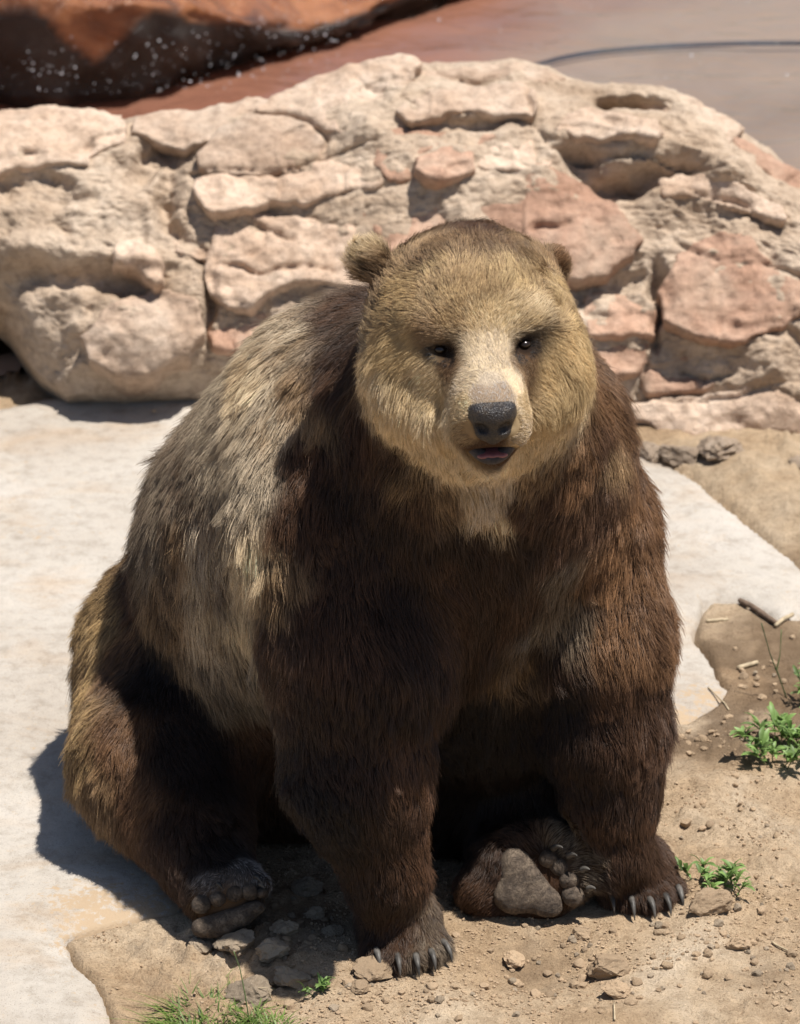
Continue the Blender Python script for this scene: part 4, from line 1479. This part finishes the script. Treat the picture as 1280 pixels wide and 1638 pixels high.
def gz(x, y):
    return float(max(ground_z(np.array([x]), np.array([y]))[0], -1))


PADZ = .012


def place(name, me_, p, size, label=None, cat=None, group=None, sink=.25, rot=None):
    o = bpy.data.objects.new(name, me_)
    COL.objects.link(o)
    inside = poly_sdf(np.array([p[0]]), np.array([p[1]]), PAD)[0] < -.01
    z = PADZ if inside else gz(p[0], p[1])
    o.scale = (size, size, size)
    o.rotation_euler = rot or (random.uniform(-.25, .25), random.uniform(-.25, .25), random.uniform(0, 6.28))
    o.location = (p[0], p[1], z + size * (.6 - sink - .15))
    tag(o, label, cat, group)
    return o


BIG = [  # picture place, half width in px, grey?, label
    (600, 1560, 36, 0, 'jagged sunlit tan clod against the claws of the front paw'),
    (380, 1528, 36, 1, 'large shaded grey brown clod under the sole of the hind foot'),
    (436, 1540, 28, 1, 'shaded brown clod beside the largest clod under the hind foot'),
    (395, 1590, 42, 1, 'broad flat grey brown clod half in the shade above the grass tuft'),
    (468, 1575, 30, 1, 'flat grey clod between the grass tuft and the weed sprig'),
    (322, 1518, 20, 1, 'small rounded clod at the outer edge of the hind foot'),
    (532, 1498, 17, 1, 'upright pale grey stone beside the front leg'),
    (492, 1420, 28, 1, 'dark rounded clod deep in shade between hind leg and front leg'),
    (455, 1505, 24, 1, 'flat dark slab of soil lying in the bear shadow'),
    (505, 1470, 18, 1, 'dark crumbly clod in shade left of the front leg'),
    (820, 1524, 20, 0, 'lone pale pebble in the dug hollow between the front paws'),
    (970, 1545, 40, 0, 'broad flat sunlit clod with cracked edge before the front paw'),
    (985, 1588, 24, 0, 'blocky sunlit clod with a split in front of the broad flat one'),
    (1135, 1465, 36, 0, 'rounded brown lump of soil beside the small weed'),
    (1010, 1610, 13, 0, 'small blocky clod near the loose crumbs'),
    (745, 1428, 17, 0, 'round brown stone in shade beside the heel of the hind foot'),
    (1180, 1520, 20, 0, 'crumbled pale clod near the bleached straw'),
    (930, 1500, 17, 0, 'flat pale chip of soil below the hind foot'),
    (575, 1590, 16, 0, 'small sunlit crumbly clod near the weed sprig'),
    (247, 665, 5, 0, 'tiny dark pebble alone on the pale concrete'),
]
for i, (px, py, hw, grey, lab) in enumerate(BIG):
    p = G(px, py + hw * .3)
    size = hw / 880.0
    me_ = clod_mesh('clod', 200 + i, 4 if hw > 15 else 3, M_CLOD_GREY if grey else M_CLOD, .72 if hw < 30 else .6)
    o = place('soil_clod', me_, p, size, lab, 'clod', 'large clods on the dirt', sink=.15)
    o.rotation_euler[2] = random.uniform(-.3, .3)

small = [clod_mesh('small_clod', 400 + k, 2, M_CLOD if k % 4 else M_CLOD_GREY, .8) for k in range(8)]
zones = [(850, 1560, 150, 60, 60), (560, 1600, 130, 40, 30), (1100, 1540, 170, 90, 75), (470, 1490, 90, 70, 40), (1160, 1330, 100, 70, 30), (1200, 1090, 80, 80, 30), (1130, 1200, 60, 30, 14), (1240, 1480, 60, 120, 22)]
for cx, cy, sx_, sy_, cnt in zones:
    for k in range(cnt):
        px, py = random.gauss(cx, sx_ * .6), random.gauss(cy, sy_ * .6)
        if px > 1300 or py > 1660:
            continue
        p = G(px, py)
        if poly_sdf(np.array([p[0]]), np.array([p[1]]), PAD)[0] < .01:
            continue
        size = random.choice((.0045, .006, .006, .0075, .009, .012))
        if cy < 1250:
            place('small_clod', random.choice(small), p, size, 'small dark crumb of damp soil by the concrete edge at the right', 'clod', 'damp soil crumbs')
        elif cx == 470:
            place('small_clod', random.choice(small), p, size, 'small soil crumb lying in the shade between the bear legs', 'clod', 'shaded soil crumbs')
        else:
            place('small_clod', random.choice(small), p, size, 'small crumb of tan soil on the dug dirt before the bear', 'clod', 'tan soil crumbs')

# fine crumbs nobody could count
allv, allf, k0 = [], [], 0
cpx, cpy = rng.uniform(140, 1290, 12000), rng.uniform(1180, 1660, 12000)
cg = np.array([G(a, b) for a, b in zip(cpx, cpy)])
cz = ground_z(cg[:, 0], cg[:, 1])
okc = (poly_sdf(cg[:, 0], cg[:, 1], PAD) > 0) & (vnoise(np.c_[cg[:, :2] * 9, np.full(len(cg), .5)], 171) > -.15 + .3 * rng.random(len(cg)))
for p, z in zip(cg[okc], cz[okc]):
    r = random.choice((.0012, .0016, .002, .0026, .0035))
    q = iv * r * rng.uniform(.6, 1.25, (len(iv), 1)) * np.array([1, 1, .8])
    allv.append(q + np.array([p[0], p[1], z + r * .4]))
    allf.append(ifc + k0)
    k0 += len(iv)
cr_ = mesh_obj('gravel', np.concatenate(allv), np.concatenate(allf), M_CLOD, smooth=False)
tag(cr_, 'fine loose soil crumbs scattered over the dirt', kind='stuff')


def leaf_material(name, col):
    m, t, b = new_mat(name)
    tc = N(t, 'ShaderNodeTexCoord').outputs['Object']
    oi = N(t, 'ShaderNodeObjectInfo').outputs['Random']
    n1 = noise(t, 25, 4, .6, 0, tc)
    r1 = ramp(t, n1.outputs[0], [(.3, tuple(c * .7 for c in col)), (.7, tuple(c * 1.3 for c in col))])
    hv = N(t, 'ShaderNodeHueSaturation')
    mr = N(t, 'ShaderNodeMapRange')
    mr.inputs[3].default_value = .6
    mr.inputs[4].default_value = 1.45
    t.links.new(oi, mr.inputs[0])
    t.links.new(mr.outputs[0], hv.inputs['Value'])
    t.links.new(r1.outputs[0], hv.inputs['Color'])
    t.links.new(hv.outputs[0], b.inputs['Base Color'])
    b.inputs['Roughness'].default_value = .5
    tl = N(t, 'ShaderNodeBsdfTranslucent')
    t.links.new(hv.outputs[0], tl.inputs[0])
    mx = N(t, 'ShaderNodeMixShader')
    mx.inputs[0].default_value = .35
    t.links.new(b.outputs[0], mx.inputs[1])
    t.links.new(tl.outputs[0], mx.inputs[2])
    t.links.new(mx.outputs[0], t.nodes['Material Output'].inputs['Surface'])
    return m


M_LEAF = leaf_material('weed_leaf', (.19, .30, .085))
M_GRASS = leaf_material('grass_blade', (.19, .29, .06))
M_STEM = leaf_material('weed_stem', (.14, .20, .08))
M_STRAW = plain('dry_straw', (.40, .32, .21), .7, .3, .3, 60, .2)
M_STICK = plain('dead_stick', (.15, .105, .075), .85, .2, .4, 60, .4)


def leaf_mesh(name, ln, wd, bend, seed):
    v, f = [], []
    n = 6
    for i in range(n + 1):
        s = i / n
        w_ = wd * math.sin(math.pi * min(1, s * .92 + .06)) ** .8
        z = bend * ln * math.sin(s * 2.2)
        x = s * ln
        for j in (-1, 0, 1):
            v.append((x, j * w_ / 2, z + (0.18 * w_ if j else 0)))
    for i in range(n):
        for j in range(2):
            a = i * 3 + j
            f.append((a, a + 3, a + 4, a + 1))
    me_ = bpy.data.meshes.new(name)
    me_.from_pydata(v, [], f)
    me_.polygons.foreach_set('use_smooth', np.full(len(f), True))
    me_.materials.append(M_LEAF)
    return me_


leaves = [leaf_mesh('leaf', .034, .011, .25, 0), leaf_mesh('leaf', .028, .009, .1, 1), leaf_mesh('leaf', .042, .010, .35, 2), leaf_mesh('leaf', .022, .009, .2, 3)]


def weed(px, py, spread_px, nstem, height, label, seed, leafscale=1.0):
    rr = random.Random(seed)
    g = G(px, py)
    z0 = gz(g[0], g[1])
    root = empty('weed_plant', (g[0], g[1], z0), label, 'weed', 'green weeds on the dirt')
    for s in range(nstem):
        an = rr.uniform(0, 6.28)
        rad_ = spread_px / 880 * math.sqrt(rr.random())
        b0_ = np.array([g[0] + rad_ * .55 * math.cos(an), g[1] + rad_ * .9 * math.sin(an), z0 - .004])
        top = b0_ + np.array([rad_ * .7 * math.cos(an) + rr.uniform(-.01, .01), rad_ * .5 * math.sin(an) + rr.uniform(-.01, .01), height * rr.uniform(.5, 1.1)])
        mid = (b0_ + top) / 2 + np.array([rr.uniform(-.006, .006), rr.uniform(-.006, .006), height * .18])
        ts = np.linspace(0, 1, 7)[:, None]
        pts = (1 - ts) ** 2 * b0_ + 2 * ts * (1 - ts) * mid + ts ** 2 * top
        stem = tube(pts, np.linspace(.0013, .0007, 7), M_STEM, 'stem', root, 5)
        for k in range(rr.randint(9, 13)):
            u = rr.uniform(.25, 1.0)
            i = u * 6
            p = np.array([np.interp(i, range(7), pts[:, j]) for j in range(3)])
            o = bpy.data.objects.new('leaf', rr.choice(leaves))
            COL.objects.link(o)
            o.location = p
            o.rotation_euler = (rr.uniform(-.5, .5), rr.uniform(-.75, .15), rr.uniform(0, 6.28))
            sc_ = rr.uniform(.6, 1.15) * leafscale
            o.scale = (sc_, sc_, sc_)
            adopt(o, stem)
    return root


weed(1240, 1232, 62, 15, .055, 'broad leafy green weed at the edge of the damp soil', 1, 1.0)
weed(1300, 1212, 60, 12, .07, 'leafy green weed at the far end of the broad weed', 6, 1.0)
weed(1125, 1436, 38, 7, .030, 'small low green weed beside the clawed front paw', 2, .8)
weed(1172, 1440, 22, 5, .045, 'tiny upright green weed beside the low one by the paw', 3, .8)
weed(512, 1600, 20, 4, .030, 'tiny green weed sprig among the clods by the grass tuft', 4, .6)
weed(1285, 1130, 22, 4, .09, 'green weed standing behind the broad weed on damp soil', 5, .8)


def blade_mesh(name, px, py, spread_px, n, hmin, hmax, label, cat, seed):
    rr = random.Random(seed)
    g = G(px, py)
    z0 = gz(g[0], g[1])
    root = empty(name, (g[0], g[1], z0), label, cat)
    v, f = [], []
    for k in range(n):
        an, q = rr.uniform(0, 6.28), math.sqrt(rr.random())
        b0_ = np.array([g[0] + spread_px / 880 * q * math.cos(an), g[1] + spread_px / 880 * .9 * q * math.sin(an), z0 - .006])
        h = rr.uniform(hmin, hmax)
        ln = np.array([rr.gauss(0, .5) + .4 * q * math.cos(an), rr.gauss(0, .4) + .4 * q * math.sin(an), 1.0])
        sd = np.array([-ln[1], ln[0], 0])
        sd = sd / (np.linalg.norm(sd) + 1e-6)
        wd = rr.uniform(.0010, .0020)
        i0 = len(v)
        for i in range(5):
            s = i / 4
            c = b0_ + h * (ln * s * (1, 1, 1 - .35 * s) + np.array([ln[0], ln[1], 0]) * .6 * s * s)
            w_ = wd * (1 - s ** 2 * .92)
            v += [tuple(c - sd * w_), tuple(c + sd * w_)]
        for i in range(4):
            a = i0 + 2 * i
            f.append((a, a + 1, a + 3, a + 2))
    o = mesh_obj('grass_blades', np.array(v), f, M_GRASS, root)
    o['kind'] = 'stuff'
    return root


blade_mesh('grass_tuft', 335, 1640, 70, 420, .025, .060, 'bright green grass tuft in front of the shaded clods', 'grass', 1)
blade_mesh('grass_tuft', 430, 1650, 36, 110, .02, .045, 'thin green grass tuft at the side of the bright grass tuft', 'grass', 2)


def stalk(name, pix, base_z, rad_, mat, label, cat, group=None, heights=None):
    pts = []
    b0_ = G(*pix[0])
    for i, (px, py) in enumerate(pix):
        pts.append(W(px, py, b0_[1]) if heights else G(px, py, base_z))
    pts = np.array(pts)
    ti = np.linspace(0, len(pts) - 1, max(8, 4 * len(pts)))
    pts = np.stack([np.interp(ti, np.arange(len(pts)), pts[:, j]) for j in range(3)], 1)
    r = rad_ * (1 + .25 * fbm(np.c_[ti * 1.7, ti * 0, ti * 0], 2, int(pix[0][0])))
    if heights:
        pts[:, 2] += gz(pts[0, 0], pts[0, 1]) - pts[0, 2] * 0
        r = r * np.linspace(1, .6, len(r))
    else:
        pts[:, 2] += np.array([max(gz(q[0], q[1]), PADZ - .004 if poly_sdf(np.array([q[0]]), np.array([q[1]]), PAD)[0] < 0 else -9) for q in pts]) * 1.0
    o = tube(pts, r, mat, name, None, 7)
    tag(o, label, cat, group)
    return o


stalk('stick', [(1183, 966), (1205, 978), (1242, 1002)], .006, .0055, M_STICK, 'dark dead stick lying along the concrete edge', 'stick')
stalk('wood_chip', [(1240, 1005), (1268, 988)], .006, .004, M_STRAW, 'pale wood chip at the end of the dark stick', 'wood chip')
stalk('wood_chip', [(1130, 998), (1164, 990)], .004, .003, M_STRAW, 'tan wood chip on the damp soil nearest the concrete corner', 'wood chip')
stalk('wood_chip', [(1180, 1071), (1212, 1065)], .005, .0042, M_STRAW, 'short pale wood chip in the middle of the damp soil', 'wood chip')
stalk('straw', [(1133, 1105), (1150, 1122), (1166, 1140)], .003, .0016, M_STRAW, 'yellow straw lying across the concrete edge', 'straw')
stalk('straw', [(1235, 1512), (1272, 1535)], .004, .0022, M_STRAW, 'bleached straw lying on the dirt beside crumbled clods', 'straw')
stalk('straw', [(982, 1612), (983, 1645)], .004, .0016, M_STRAW, 'thin pale straw pointing at the camera near small clods', 'straw')
stalk('stick', [(1175, 1195), (1215, 1188), (1262, 1180)], .004, .0028, M_STICK, 'thin brown twig behind the broad leafy weed', 'stick')
stalk('straw', [(192, 1412), (222, 1424)], .002, .0022, M_STICK, 'dry leaf curl lying in the bear shadow on concrete', 'dry leaf')
stalk('straw', [(0, 1400), (32, 1398)], .002, .002, M_STRAW, 'white straw alone on the sunlit concrete', 'straw')
stalk('stick', [(122, 612), (145, 622), (190, 622), (250, 612)], .006, .006, M_STICK, 'knobbly stick lying at the foot of the boulder', 'stick')
stalk('grass_stalk', [(1258, 1120), (1246, 1085), (1232, 1050), (1218, 1000)], 0, .0016, M_STEM, 'tall bent green grass stalk rising from the damp soil', 'grass stalk', heights=True)
stalk('grass_stalk', [(1242, 1072), (1248, 1045), (1250, 1005)], 0, .0014, M_STEM, 'short upright green grass stalk beside the bent one', 'grass stalk', heights=True)
stalk('grass_stalk', [(400, 1640), (392, 1590), (384, 1550), (374, 1522)], 0, .0013, M_STEM, 'tall green grass stalk rising out of the tuft', 'grass stalk', heights=True)
stalk('grass_stalk', [(395, 1610), (412, 1592), (428, 1592), (440, 1625)], 0, .0010, M_STRAW, 'dry arching grass stalk beside the tuft', 'grass stalk', heights=True)
# loose stones along the foot of the boulder
for k in range(16):
    px = random.uniform(150, 420)
    p = G(px, 622 - (px - 150) * .03 + random.uniform(-4, 4))
    place('pebble', random.choice(small), p, random.choice((.006, .008, .011, .014)), 'pebble in the row along the foot of the boulder', 'pebble', 'pebbles along the boulder foot')
for px, py, s, lab in ((1090, 742, .05, 'shaded broken stone between concrete and boulder'), (1045, 735, .04, 'rounded shaded stone nearest the bear shoulder at the boulder foot'),
                       (1150, 745, .055, 'tan broken stone half in shade under the boulder'), (1275, 765, .025, 'small pinkish stone in the shade under the boulder end')):
    place('stone', clod_mesh('stone', int(px), 4, M_CORE, .6), G(px, py), s, lab, 'stone', 'stones under the boulder')
